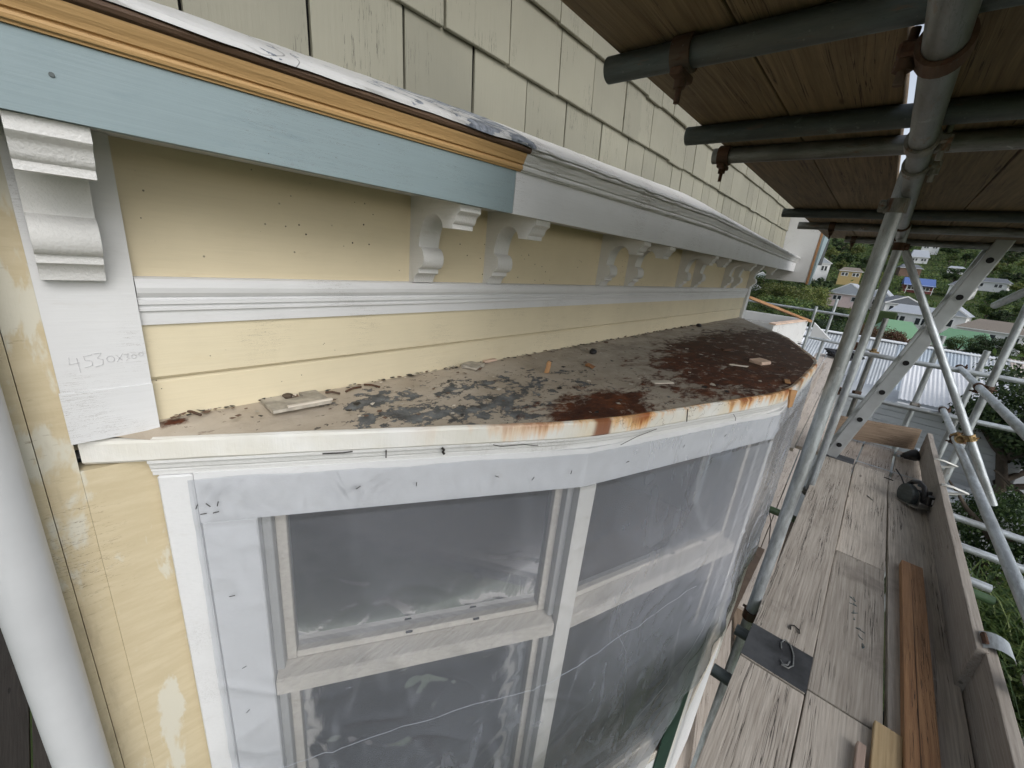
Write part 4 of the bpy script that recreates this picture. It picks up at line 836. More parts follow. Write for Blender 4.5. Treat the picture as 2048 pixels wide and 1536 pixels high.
def saw():
    S = empty('circular_saw', (3.98, -0.555, ZD), 'black cordless circular saw lying against the toe board', 'saw')
    M = Matrix.Translation((3.98, -0.552, ZD + 0.004)) @ Matrix.Rotation(math.radians(28), 4, 'Z') @ Matrix.Rotation(math.radians(12), 4, 'Y')
    def cyl(name, c, ax, r, L, mat, n=28, r2=None, bev=0.003):
        bm = bmesh.new(); bmesh.ops.create_cone(bm, cap_ends=True, segments=n, radius1=r, radius2=r2 or r, depth=L)
        bmesh.ops.bevel(bm, geom=[e for e in bm.edges if len(e.link_faces) == 2 and e.calc_face_angle() > 0.8], offset=bev, segments=2, affect='EDGES'); me = bpy.data.meshes.new(name); bm.to_mesh(me); bm.free()
        q = Vector(ax).to_track_quat('Z', 'Y').to_matrix().to_4x4(); link(name, me, mat, S, False, M @ Matrix.Translation(c) @ q)
    def bx(name, a, b, mat, w=0.006, rot=0): link(name, bevel_me(name, boxv(a, b), BOXF, w, 2), mat, S, False, M @ Matrix.Rotation(rot, 4, 'Y'))
    bx('shoe', (-0.15, -0.065, 0.0), (0.13, 0.07, 0.004), 'grey_metal', 0.001)
    cyl('blade_guard', (0.0, 0.03, 0.055), (0, 1, 0), 0.080, 0.040, 'galv_dark'); cyl('blade', (0.0, 0.0, 0.035), (0, 1, 0), 0.080, 0.003, 'grey_metal', 40, None, 0.0004)
    cyl('motor_housing', (0.0, -0.075, 0.065), (0, 1, 0), 0.043, 0.10, 'black_plastic', 24, 0.040); cyl('motor_cap', (0, -0.128, 0.065), (0, 1, 0), 0.034, 0.012, 'saw_blue')
    bx('battery', (-0.15, -0.09, 0.03), (-0.07, 0.0, 0.095), 'black_plastic'); bx('battery_label', (-0.1505, -0.07, 0.045), (-0.1495, -0.02, 0.08), 'label_white', 0); bx('rating_label', (-0.135, -0.0912, 0.045), (-0.09, -0.0902, 0.08), 'label_white', 0)
    h = [M @ Vector(v) for v in ((0.06, 0.0, 0.12), (0.02, 0.0, 0.155), (-0.04, 0.0, 0.165), (-0.09, 0.0, 0.14), (-0.11, 0.0, 0.10), (-0.10, -0.01, 0.07))]
    wire('handle', [tuple(v) for v in h], 0.016, 'black_plastic', S, res=4); bx('trigger', (-0.06, -0.006, 0.135), (-0.03, 0.006, 0.15), 'saw_blue', 0.002)
    wire('guard_lever', [tuple(M @ Vector(v)) for v in ((0.06, 0.03, 0.12), (0.10, 0.03, 0.16), (0.17, 0.03, 0.20))], 0.005, 'black_plastic', S)
saw()
def cone():
    bm = bmesh.new(); prof = [(0.012, -0.075), (0.014, -0.05), (0.026, -0.045), (0.034, -0.02), (0.052, 0.03), (0.056, 0.055), (0.052, 0.055), (0.045, 0.02), (0.02, -0.03)]
    V = []; F = []; n = 24
    for r, z in prof: V += [(r * math.cos(2 * math.pi * k / n), r * math.sin(2 * math.pi * k / n), z) for k in range(n)]
    for i in range(len(prof) - 1):
        for k in range(n): F.append((i * n + k, i * n + (k + 1) % n, i * n + n + (k + 1) % n, i * n + n + k))
    F += [tuple(range(n)), tuple(range((len(prof) - 1) * n, len(prof) * n))]
    M = Matrix.Translation((5.15, -0.575, ZD + 0.018)) @ Matrix.Rotation(math.radians(72), 4, 'X') @ Matrix.Rotation(0.5, 4, 'Y')
    o = mk('lamp_cone', V, F, 'black_plastic', None, True, M); tag(o, 'black cone fitting with a metal tip in the deck corner', 'fitting')
    tube('tip', M @ Vector((0, 0, -0.095)), M @ Vector((0, 0, -0.074)), 0.012, 'galv_tube', o, True, 14)
cone()
# irons and strap on the planks left of the front standard
tag(wire('thin_rod', [(4.22, 0.36, -1.80), (4.0, 0.20, -2.05), (3.2, 0.085, -2.05)], 0.004, 'dark_wire'), 'thin dark rod hanging beside the front standard', 'rod')
tag(box('wood_block', (6.3, 0.98, -3.36), (6.75, 1.12, -3.27), 'black_band', None, 0.004), 'black-ended block on the lift below by the sheet', 'block')
tag(box('small_bracket', (3.25, 0.245, -0.62), (3.30, 0.285, -0.575), 'black_plastic', None, 0.004), 'small black bracket at the rusty roof corner', 'bracket')

# ---- debris on the bay roof
def rz(x, y): return -0.384 - 0.020 * min(1, (1 - y) / 0.6) + 0.001
def chip(name, x, y, sx, sy, sz, rot, mat, label, cat, tilt=0.0, bump_=0.2, lift=0.0):
    r = random.Random(int(x * 1000)); bm = bmesh.new(); bmesh.ops.create_cube(bm, size=1)
    bmesh.ops.subdivide_edges(bm, edges=bm.edges, cuts=1, use_grid_fill=True)
    for v in bm.verts: v.co += Vector((r.uniform(-1, 1), r.uniform(-1, 1), r.uniform(-1, 1))) * bump_ * 0.5
    for v in bm.verts: v.co = Vector((v.co.x * sx, v.co.y * sy, v.co.z * sz))
    bmesh.ops.bevel(bm, geom=list(bm.edges), offset=min(sx, sy, sz) * 0.12, segments=1, affect='EDGES', clamp_overlap=True); me = bpy.data.meshes.new(name); bm.to_mesh(me); bm.free()
    M = Matrix.Translation((x, y, rz(x, y) + sz * 0.55 + lift)) @ Matrix.Rotation(rot, 4, 'Z') @ Matrix.Rotation(tilt, 4, 'X')
    return tag(link(name, me, mat, None, False, M), label, cat)
def plate():
    pl = [(0, 0), (0.125, 0), (0.125, 0.095), (0.085, 0.095), (0.085, 0.062), (0.045, 0.062), (0.045, 0.095), (0, 0.095)]
    n = len(pl); V = [(x, y, 0) for x, y in pl] + [(x, y, 0.007) for x, y in pl]
    F = [tuple(range(n)), tuple(range(n, 2 * n))] + [(i, (i + 1) % n, (i + 1) % n + n, i + n) for i in range(n)]
    M = Matrix.Translation((0.290, 0.902, rz(.3, .9) + 0.004)) @ Matrix.Rotation(-0.04, 4, 'Z') @ Matrix.Rotation(-0.03, 4, 'X')
    o = mk('notched_plate', V, F, 'plate_grey', None, False, M); tag(o, 'notched grey plate lying against the yellow wall on the rusted roof', 'plate')
    box('raised_lip', (0.03, -0.001, 0.007), (0.128, 0.008, 0.0115), 'chip_white', o, 0.001, M)
plate()
def lump(name, x, y, s, mat, label, cat, zs=0.6):
    bm = bmesh.new(); bmesh.ops.create_icosphere(bm, subdivisions=2, radius=s)
    for v in bm.verts: v.co *= 1 + 0.35 * mn.noise(v.co * (1.3 / s) + Vector((x, y, 0))); v.co.z *= zs
    me = bpy.data.meshes.new(name); bm.to_mesh(me); bm.free(); return tag(link(name, me, mat, None, True, Matrix.Translation((x, y, rz(x, y) + s * zs * 0.75))), label, cat)
lump('pebble', 1.556, 0.873, 0.016, 'pebble_black', 'black pebble in the middle of the roof near the yellow wall', 'pebble', 0.8)
lump('pebble', 3.16, 0.95, 0.02, 'pebble_black', 'black lump at the far end of the wall base', 'pebble'); lump('debris_lump', 0.35, 0.985, 0.012, 'soil', 'dark crumb of dirt on the near corner of the notched plate', 'dirt', 0.5)
chip('roof_clip', 0.93, 0.965, 0.07, 0.055, 0.010, 0.4, 'plate_grey', 'pale grey flat clip against the wall base', 'clip', 0.05, 0.15)
chip('wood_chip', 1.03, 0.985, 0.06, 0.016, 0.008, 0.05, 'chip_pink', 'tan wood sliver along the wall base', 'chip')
chip('wood_chip', 1.124, 0.794, 0.016, 0.014, 0.040, 0.3, 'chip_wood', 'upright orange wood peg standing on the flaking paint', 'chip', 0.1, 0.2)
chip('dry_leaf', 1.365, 0.768, 0.045, 0.028, 0.006, 0.5, 'dry_leaf', 'curled brown leaf on the tan paint', 'leaf', 0.25, 0.5)
chip('paint_strip', 1.457, 0.516, 0.085, 0.030, 0.004, -0.5, 'chip_white', 'pale rectangular paint strip among the rust', 'chip', 0, 0.1)
chip('tile_chip', 2.308, 0.368, 0.095, 0.060, 0.018, -0.25, 'chip_pink', 'pinkish square chip on the dark rust', 'chip', 0.05, 0.1)
chip('wood_chip', 2.10, 0.415, 0.085, 0.012, 0.008, -0.9, 'chip_white', 'thin pale twig beside the pink chip', 'chip')
chip('wood_chip', 2.02, 0.205, 0.06, 0.02, 0.005, 0.2, 'chip_wood', 'yellowish sliver near the outer roof edge', 'chip')
chip('wood_chip', 2.45, 0.56, 0.09, 0.03, 0.012, -0.4, 'rust_iron', 'curled rust scale on the far roof', 'rust flake', 0.2, 0.5)
for (x, y, L, a, l) in ((0.166, 0.985, 0.045, -1.1, 'dark twig near the rust patch at the roof corner'), (0.445, 0.955, 0.035, -0.8, 'short curved twig beside the notched plate'), (0.50, 0.955, 0.05, 0.25, 'dark twig lying beyond the notched plate'), (0.552, 0.955, 0.045, -1.0, 'bent twig resting on the wall base')):
    tag(wire('twig', [(x - L / 2 * math.cos(a), y - L / 2 * math.sin(a), rz(x, y) + .004), (x, y + .002, rz(x, y) + .006), (x + L / 2 * math.cos(a), y + L / 2 * math.sin(a), rz(x, y) + .004)], 0.0028, 'rust_iron'), l, 'twig')
def flakes():
    r = random.Random(5); V = []; F = []
    for k in range(520):
        x = r.uniform(0.2, 3.6); ylo = 1 - 0.58 * x if x < .92 else (.467 - (x - .92) * .325 if x < 1.85 else .17); y = r.uniform(max(ylo, .17) + .04, .985)
        if k < 300: x = r.uniform(0.1, 3.2); y = 0.992 - r.random() ** 2 * 0.022
        s = r.uniform(0.003, 0.011) * (0.8 + 0.25 * x); m = r.randint(4, 6); a0 = r.uniform(0, 6); z = rz(x, y) + 0.002; t = r.uniform(-.5, .5); b = len(V)
        for j in range(m):
            a = a0 + 2 * math.pi * j / m; rr = s * r.uniform(.5, 1.2); V.append((x + rr * math.cos(a), y + rr * math.sin(a), z + max(0, rr * t * math.cos(a)) + 0.001))
        F.append(tuple(range(b, b + m)))
    me = bpy.data.meshes.new('paint_flakes'); me.from_pydata(V, [], F)
    for m in ('chip_white', 'brown_wall', 'plate_grey', 'pebble_black'): me.materials.append(MAT[m])
    for p in me.polygons: p.material_index = r.choice((0, 1, 1, 2, 3, 3))
    tag(link('paint_flakes', me, None), 'loose paint flakes and dirt crumbs over the rusted roof', 'flakes', kind='stuff')
flakes()
# rust scale on the corner at the pilaster foot
# ---- cobweb-like crack lines under the rim are in the paint; black plastic bundle and pipes below
def crumple(name, c, s, mat, label, cat, seed):
    bm = bmesh.new(); bmesh.ops.create_icosphere(bm, subdivisions=4, radius=1)
    for v in bm.verts:
        n = mn.noise(v.co * 1.7 + Vector((seed, 0, 0))); n2 = abs(mn.noise(v.co * 4.5 + Vector((0, seed, 0)))); k = 1 + 0.35 * n - 0.35 * n2
        v.co = Vector((v.co.x * s[0] * k, v.co.y * s[1] * k, v.co.z * s[2] * k))
    me = bpy.data.meshes.new(name); bm.to_mesh(me); bm.free(); return tag(link(name, me, mat, None, False, Matrix.Translation(c)), label, cat)
crumple('black_bundle', (13.2, 0.36, -1.62), (0.25, 0.42, 0.14), 'black_film', 'crumpled black plastic bundle at the far end of the low deck', 'bundle', 2.0)
crumple('black_sheet', (3.6, 0.45, -6.05), (0.9, 0.5, 0.25), 'tarp_black', 'crumpled black sheet on the ground below the bay', 'sheet', 5.0)
tag(tube('ground_pipe', (3.2, 0.75, -5.6), (4.6, 0.1, -5.6), 0.04, 'red_pipe', None, True), 'red-orange pipe on the ground below the bay', 'pipe')
# ---- neighbouring bay parapet
PP = empty('porch_parapet', (7.5, 1.1, -1.2), 'white boarded parapet beyond the rusted roof', 'parapet')
box('end_board', (8.0, 0.90, -0.70), (8.03, 1.75, -0.555), 'white_paint', PP, 0.004); box('end_board', (7.985, 0.90, -1.20), (8.02, 1.75, -0.705), 'white_paint_old', PP, 0.004)
prism('front_board', [(0, -1.3), (0, -0.575), (-0.03, -0.575), (-0.03, -1.3)], (6.35, 0.98), (8.05, 0.80), 'white_paint_old', PP); prism('capping', [(0.02, -0.573), (0.02, -0.555), (-0.06, -0.553), (-0.06, -0.573)], (6.35, 0.98), (8.08, 0.80), 'chip_pink', PP)
box('porch_roof', (6.4, 1.0, -1.22), (8.0, 1.9, -1.20), 'white_paint_old', PP, 0)
mk('gable_end', [(9.0, 0.80, -0.66), (9.0, 0.50, -0.90), (9.0, 0.80, -0.90), (9.1, 0.80, -0.66), (9.1, 0.50, -0.90), (9.1, 0.80, -0.90)], [(0, 1, 2), (3, 5, 4), (0, 3, 4, 1), (1, 4, 5, 2), (0, 2, 5, 3)], 'white_paint', PP)

# ================================================================== NEIGHBOURING SHEDS
def corr(name, o, u, v, W, L, mat, parent, pitch=0.076, amp=0.011):
    """corrugated sheet: origin o, u across (width W), v down the slope (length L)"""
    o, u, v = Vector(o), Vector(u).normalized(), Vector(v).normalized(); nr = u.cross(v).normalized(); n = int(W / pitch * 6); V = []; F = []
    for i in range(n + 1):
        a = W * i / n; h = amp * math.cos(2 * math.pi * a / pitch); V += [o + u * a + nr * h, o + u * a + v * L + nr * h]
    for i in range(n): F.append((2 * i, 2 * i + 1, 2 * i + 3, 2 * i + 2))
    return mk(name, V, F, mat, parent, True)
SH = empty('iron_shed', (17, -1.5, -6.3), 'long shed with a weathered corrugated iron roof', 'shed')
vdir = Vector((-3.2, 0, -1.25)); y = 3.2; k = 0
ms = ['iron_pale', 'iron_white', 'iron_pale', 'iron_pale', 'iron_pale', 'iron_blue', 'iron_blue', 'iron_pale', 'iron_rusty', 'iron_rusty', 'iron_pale', 'iron_pale', 'iron_pale']
while y > -7.0:
    corr('roof_sheet', (18.0, y, -1.55 + 0.012 * (3.2 - y) + 0.004 * (k % 2)), (0, -1, 0.0), vdir, 0.80, 3.5, ms[k % len(ms)], SH); y -= 0.785; k += 1
box('ridge_cap', (17.80, -7.2, -1.545), (18.15, 3.3, -1.50), 'iron_white', SH, 0.01); box('shed_wall', (14.9, -7.0, -6.3), (21.0, 3.2, -2.92), 'pale_grey_paint', SH, 0)
LT = empty('lean_to', (13.5, -1.6, -6.3), 'small lean-to with a bright white corrugated roof', 'shed')
y = -0.85; k = 0
while y > -2.7: corr('roof_sheet', (14.6, y, -1.72 + .004 * (k % 2)), (0, -1, 0), (-2.1, 0, -0.55), 0.80, 2.17, 'iron_white', LT); y -= 0.785; k += 1
box('gutter', (12.38, -3.0, -2.42), (12.50, -0.85, -2.33), 'far_white', LT, 0.01)
for k in range(16): box('wall_board', (12.62 - 0.006 * (k % 2), -3.0, -4.7 + k * 0.14), (12.70, 0.4, -4.7 + k * 0.14 + 0.134), 'pale_grey_paint', LT, 0.004)
box('wall_core', (12.71, -3.0, -6.3), (14.6, 0.4, -2.45), 'pale_grey_paint', LT, 0); tube('downpipe', (12.56, -0.52, -5.5), (12.56, -0.52, -2.42), 0.035, 'pale_grey_paint', LT, True)
BW = empty('back_wall', (11.2, -3.0, -6.3), 'pale boarded outbuilding wall behind the branches', 'outbuilding')
for k in range(14): box('wall_board', (11.3, -7.5, -6.2 + k * 0.17), (11.34, -1.95, -6.2 + k * 0.17 + 0.163), 'pale_grey_paint', BW, 0.004)
box('wall_core', (11.345, -7.5, -6.3), (12.3, -1.95, -3.84), 'pale_grey_paint', BW, 0); box('roof', (11.15, -7.6, -3.83), (12.4, -1.85, -3.76), 'iron_pale', BW, 0.01)

# ================================================================== HOUSES ON THE HILL
HORD = []
def house(name, x, y, zb_, w, d, h, rh, rot, wall, roof, label, wins=3, hip=0.0, ridge='y', over=0.35, chimney=False, porch=False, gable=None):
    """w across the view (local y), d in depth (local x), front faces -x"""
    R = empty(name, (x, y, zb_), label, 'house', 'houses on the hillside'); HORD.append(R.name); M = Matrix.Translation((x, y, zb_)) @ Matrix.Rotation(rot, 4, 'Z'); WM[R.name] = Matrix.Translation((x, y, zb_))
    def B(nm, a, b, mat, par, bw=0.0): return box(nm, a, b, mat, par, bw, M)
    wl = B('wall', (0, -w / 2, -3), (d, w / 2, h), wall, R)
    if ridge == 'y':
        V = [(-over, -w / 2 - over, h), (d + over, -w / 2 - over, h), (d + over, w / 2 + over, h), (-over, w / 2 + over, h), (d / 2, -w / 2 - over + hip * w, h + rh), (d / 2, w / 2 + over - hip * w, h + rh)]
        F = [(0, 4, 5, 3), (1, 2, 5, 4), (0, 1, 4), (3, 5, 2), (0, 3, 2, 1)]
    else:
        V = [(-over, -w / 2 - over, h), (d + over, -w / 2 - over, h), (d + over, w / 2 + over, h), (-over, w / 2 + over, h), (-over + hip * d, 0, h + rh), (d + over - hip * d, 0, h + rh)]
        F = [(0, 1, 5, 4), (3, 4, 5, 2), (0, 4, 3), (1, 2, 5), (0, 3, 2, 1)]
    rf = mk('roof', V, F, roof, R, False, M)
    if ridge == 'x' and not hip:
        for s in (-1, 1): mk('barge_board', [(-over - .05, s * (w / 2 + over), h - .15), (-over - .05, 0, h + rh - .15), (-over - .05, 0, h + rh + .1), (-over - .05, s * (w / 2 + over), h + .1), (-over + .05, s * (w / 2 + over), h - .15), (-over + .05, 0, h + rh - .15), (-over + .05, 0, h + rh + .1), (-over + .05, s * (w / 2 + over), h + .1)], [(0, 1, 2, 3), (4, 7, 6, 5), (0, 4, 5, 1), (3, 2, 6, 7)], 'far_white', R, False, M)
        mk('gable_wall', [(-0.02, -w / 2, h), (-0.02, w / 2, h), (-0.02, 0, h + rh - .05), (0.2, -w / 2, h), (0.2, w / 2, h), (0.2, 0, h + rh - .05)], [(0, 1, 2), (3, 5, 4)], gable or wall, R, False, M)
    B('eave_board', (-over - .06, -w / 2 - over, h - 0.12), (-over, w / 2 + over, h + 0.02), 'far_white', R)
    for k in range(wins):
        yc = -w / 2 + w * (k + 0.5) / wins; ww = min(0.9, w / wins * 0.34)
        fr = B('window', (-0.08, yc - ww, h * 0.38), (0.0, yc + ww, h * 0.82), 'far_white', R)
        for q in (-0.5, 0.5): B('pane', (-0.1, yc + q * ww - ww * 0.36, h * 0.43), (-0.07, yc + q * ww + ww * 0.36, h * 0.78), 'pane_dark', fr)
    fr = B('window', (d * 0.3, -w / 2 - 0.06, h * 0.38), (d * 0.6, -w / 2, h * 0.82), 'far_white', R); B('pane', (d * 0.33, -w / 2 - 0.09, h * 0.43), (d * 0.57, -w / 2 - 0.05, h * 0.78), 'pane_dark', fr)
    if chimney: B('chimney', (d * 0.5, w * 0.2, h), (d * 0.5 + 0.7, w * 0.2 + 0.7, h + rh + 0.9), 'brown_wall', rf)
    if porch:
        B('porch_roof', (-2.2, -w / 2 - .2, h * 0.9), (-0.4, w / 2 + .2, h * 0.9 + 0.15), roof, R)
        for s in (-1, 0, 1): B('porch_post', (-2.1, s * w * 0.45 - .06, -0.5), (-2.0, s * w * 0.45 + .06, h * 0.9), 'far_white', R)
        B('porch_rail', (-2.12, -w / 2, 0.8), (-2.04, w / 2, 0.9), 'far_white', R)
    return R
house('pink_house', 130, 6.9, -4.3, 7.4, 8, 2.6, 2.6, -0.10, 'pink_paint', 'roof_grey', 'pale pink gabled house with a lilac roof', 2, ridge='x', gable='roof_purple')
house('white_wing', 133, 1.2, -4.6, 4.5, 9, 3.0, 2.2, -0.1, 'far_white', 'roof_grey', 'white house partly hidden behind the front standards', 1, ridge='x')
house('white_villa', 108, -4.6, -6.8, 6.2, 7, 3.3, 1.4, -0.2, 'far_white', 'roof_grey', 'white villa with pale roof above the green roof', 2, hip=0.1)
house('white_villa', 110, -9.6, -6.6, 4.6, 7, 3.6, 1.8, -0.2, 'far_white', 'roof_grey', 'white gabled house to the side of the ladder', 1, ridge='x')
house('white_cottage', 126, -3.6, -5.2, 6.4, 7, 2.8, 1.7, 0.25, 'far_white', 'roof_dark', 'white cottage with dark roof behind the villa', 2, ridge='x')
house('green_roof_house', 68, -3.0, -7.4, 3.6, 5, 2.2, 1.9, 0.35, 'brown_wall', 'roof_green', 'small house with a bright green hipped roof', 1, hip=0.25)
house('green_roof_house', 70, -7.7, -7.2, 4.4, 6, 1.7, 2.0, -0.25, 'far_white', 'roof_green', 'green gabled roof peeking below the ladder', 1, hip=0.2)
house('brown_roof_house', 96, -13.4, -6.6, 7.2, 7, 2.4, 1.5, -0.2, 'far_white', 'roof_brown', 'low house with a broad brown hipped roof', 3, hip=0.28)
house('blue_roof_house', 170, -6.4, 0.2, 6.2, 6, 2.3, 2.0, 0.1, 'roof_red', 'roof_blue', 'red-walled house with a bright blue roof and porch', 2, porch=True)
house('gable_house', 255, -6.4, 12.6, 5.6, 8, 2.6, 3.2, 0.1, 'far_white', 'roof_grey', 'tall blue-grey roofed house high on the hill', 2, hip=0.12)
house('white_long_house', 195, -22.6, 3.3, 8.0, 6, 2.5, 1.3, -0.25, 'far_white', 'roof_dark', 'long white house with a dark green-grey roof', 2, hip=0.2)
house('white_hut', 232, -17.0, 8.6, 4.2, 5, 2.2, 0.8, 0, 'far_white', 'roof_grey', 'small white hut among the trees', 1, hip=0.2)
house('yellow_house', 172, 10.2, 2.2, 5.6, 6, 2.6, 1.2, 0.1, 'cream_house', 'roof_brown', 'ochre yellow house with a brown roof', 2, hip=0.2)
house('white_house', 178, 19.5, 2.6, 6.0, 7, 4.2, 2.0, 0.25, 'far_white', 'roof_grey', 'white two-storey house beside the shingled corner', 2, ridge='x')
house('white_house', 140, 28.2, -2.6, 5.0, 7, 2.4, 1.8, 0.2, 'far_white', 'roof_grey', 'white house end under the last corbel', 1, ridge='x')
house('white_hut', 285, -9.5, 20.0, 6, 5, 3.0, 1.0, 0, 'far_white', 'roof_grey', 'white house top at the upper edge of the hill', 2, hip=0.2)
house('dark_roof_house', 215, -4.2, 7.0, 6.0, 5, 1.9, 1.4, 0.2, 'brown_wall', 'roof_dark', 'low dark-roofed house below the grey-roofed one', 1, hip=0.2)
house('dark_roof_house', 168, -14.6, 1.4, 4.6, 5, 2.0, 1.5, -0.3, 'far_white', 'roof_dark', 'small dark hipped roof behind the ladder top', 1, hip=0.2)
tag(box('driveway', (106, -1.9, -6.65), (114, 1.4, -6.2), 'concrete', None, 0), 'pale concrete driveway beside the villa', 'driveway', kind='structure')

# ================================================================== VEGETATION
def crown_me(seed, n, leaf, clumps, rz_=1.0, cone=False, long=1.0):
    """unit-radius crown of leaf faces gathered into clumps; height 2*rz_"""
    r = random.Random(seed); V = []; F = []; C = []
    while len(C) < clumps:
        p = Vector((r.uniform(-1, 1), r.uniform(-1, 1), r.uniform(-1, 1)))
        if p.length > 1 or p.length < 0.25: continue
        if cone: k = 1.0 - 0.75 * (p.z + 1) / 2; p.x *= k; p.y *= k
        C.append((Vector((p.x * 0.8, p.y * 0.8, p.z * 0.82 * rz_)), r.uniform(0.14, 0.34)))
    for k in range(n):
        c, s = C[r.randrange(len(C))]; q = Vector((r.gauss(0, 1), r.gauss(0, 1), r.gauss(0, 1))).normalized() * s * (r.random() ** 0.35)
        q.z *= 0.75; p = c + q
        nr = (q.normalized() * 0.8 + Vector((r.gauss(0, 1), r.gauss(0, 1), r.gauss(0, 1) + 0.6)) * 0.55).normalized()
        t = nr.orthogonal().normalized(); t.rotate(Matrix.Rotation(r.uniform(0, 6.28), 3, nr)); b = nr.cross(t)
        l = leaf * r.uniform(0.6, 1.4); i = len(V)
        V += [p - t * l * long, p - b * l * 0.5 + nr * l * 0.12, p + t * l * long, p + b * l * 0.5 - nr * l * 0.05]; F.append((i, i + 1, i + 2, i + 3))
    me = bpy.data.meshes.new('crown'); me.from_pydata([tuple(v) for v in V], [], F); return me
def trunk_me(h, r0, seed):
    r = random.Random(seed); V = []; F = []; n = 7
    def limb(p0, p1, ra, rb, segs=4):
        base = len(V); d = (p1 - p0).normalized(); t = d.orthogonal().normalized(); b = d.cross(t); j = Vector((0, 0, 0))
        for k in range(segs + 1):
            f = k / segs; c = p0.lerp(p1, f) + j; j = Vector((r.uniform(-1, 1), r.uniform(-1, 1), 0)) * (p1 - p0).length * 0.04; rr = ra + (rb - ra) * f
            for a in range(n): V.append(c + (t * math.cos(2 * math.pi * a / n) + b * math.sin(2 * math.pi * a / n)) * rr)
        for k in range(segs):
            for a in range(n): F.append((base + k * n + a, base + k * n + (a + 1) % n, base + (k + 1) * n + (a + 1) % n, base + (k + 1) * n + a))
    limb(Vector((0, 0, -0.6)), Vector((0, 0, h)), r0, r0 * 0.4, 6)
    for k in range(7):
        z = h * r.uniform(0.4, 0.95); a = r.uniform(0, 6.28); L = h * r.uniform(0.35, 0.6); limb(Vector((0, 0, z)), Vector((math.cos(a) * L, math.sin(a) * L, z + L * r.uniform(0.2, 0.8))), r0 * 0.4, r0 * 0.08, 4)
    me = bpy.data.meshes.new('trunk'); me.from_pydata([tuple(v) for v in V], [], F); me.materials.append(MAT['bark'])
    for p in me.polygons: p.use_smooth = True
    return me
CR = {}
def crown(kind, mat):
    if (kind, mat) not in CR:
        a = {'round0': (1, 2600, 0.075, 26, 0.85), 'round1': (2, 2600, 0.07, 34, 0.95), 'round2': (3, 2600, 0.08, 20, 0.75), 'tall': (4, 2600, 0.075, 30, 1.3), 'fine': (5, 9000, 0.034, 46, 0.9), 'fine2': (6, 9000, 0.03, 40, 1.0)}[kind]
        me = crown_me(*a); me.materials.append(MAT[mat]); CR[(kind, mat)] = me
    return CR[(kind, mat)]
TM = [trunk_me(1.0, 0.07, s) for s in range(3)]
def tree(name, x, y, rad, hgt, kind, mat, label, group, cat='tree', zb_=None, th=None):
    z = terr(x, y) if zb_ is None else zb_
    R = empty(name, (x, y, z), label, cat, group); rz0 = {'tall': 1.3, 'round0': .85, 'round1': .95, 'round2': .75, 'fine': .9, 'fine2': 1.0}[kind]
    sc_z = hgt * 0.62 / (2 * rz0); a = rnd.uniform(0, 6.28)
    M = Matrix.Translation((x, y, z + hgt - sc_z * rz0)) @ Matrix.Rotation(a, 4, 'Z') @ Matrix.Diagonal((rad, rad * rnd.uniform(0.85, 1.15), sc_z, 1))
    link('crown', crown(kind, mat), None, R, False, M)
    ht = th or hgt * 0.72; link('trunk', TM[rnd.randrange(3)], None, R, False, Matrix.Translation((x, y, z)) @ Matrix.Rotation(a, 4, 'Z') @ Matrix.Diagonal((hgt * 0.55, hgt * 0.55, ht, 1)))
    return R
HL = {'leaf_dark': 'dark evergreen tree', 'leaf_mid': 'mid green tree', 'leaf_light': 'pale yellow-green tree'}
SHORT = {l: t for l, t in zip([o['label'] for o in sorted((q for q in bpy.data.objects if q.type == 'EMPTY' and q.get('group') == 'houses on the hillside'), key=lambda q: HORD.index(q.name))], ('pink gabled house', 'white house behind the standards', 'white villa', 'white gabled house by the ladder', 'white cottage', 'green hipped roof', 'green gabled roof', 'brown hipped roof', 'bright blue roof', 'tall grey-roofed house', 'long white house', 'small white hut', 'ochre yellow house', 'two-storey white house', 'white house under the corbel', 'white house at the hilltop', 'low dark roof', 'dark roof by the ladder top'))}
HL_H = [(o.location.x, o.location.y, SHORT[o['label']]) for o in bpy.data.objects if o.type == 'EMPTY' and o.get('group') == 'houses on the hillside']
HOUSES = [(o.location.x, o.location.y) for o in bpy.data.objects if o.type == 'EMPTY' and o.get('group') == 'houses on the hillside']
cnt = 0; tr = random.Random(21); placed = []
while cnt < 190:
    x = 60 + 270 * tr.random() ** 0.85; y = x * tr.uniform(-0.215, 0.235)
    ok = True
    for hx, hy in HOUSES:      # keep the view of each house clear and do not grow inside it
        if -5 < hx - x < 45 and abs(y * hx / x - hy) < 4.6 * min(1.3, hx / 130): ok = False
        if -12 < hx - x <= 0 and abs(y - hy) < 5: ok = False
    if not ok or any(abs(x - a) < 7 and abs(y - b) < 2.6 for a, b in placed): continue
    placed.append((x, y)); cnt += 1
    m = tr.choice(('leaf_dark', 'leaf_dark', 'leaf_dark', 'leaf_mid', 'leaf_mid', 'leaf_light')); hg = tr.uniform(4.0, 8.0) * (0.6 if x < 100 else 1)
    hs_ = min(HL_H, key=lambda h: (h[0] / 25 - x / 25) ** 2 + (h[1] / h[0] - y / x) ** 2 * 900)
    da = y / x - hs_[1] / hs_[0]; rel = 'beside' if abs(da) < 0.02 else ('left of' if da > 0 else 'right of')
    if abs(da) < 0.02: rel = 'uphill of' if x > hs_[0] else 'downhill of'
    tree('hill_tree', x, y, hg * tr.uniform(0.36, 0.55), hg, tr.choice(('round0', 'round1', 'round2', 'tall')), m, ('tall ' if hg > 6.2 else 'small ' if hg < 4.6 else '') + HL[m] + ' ' + rel + ' the ' + hs_[2], 'trees on the hillside')
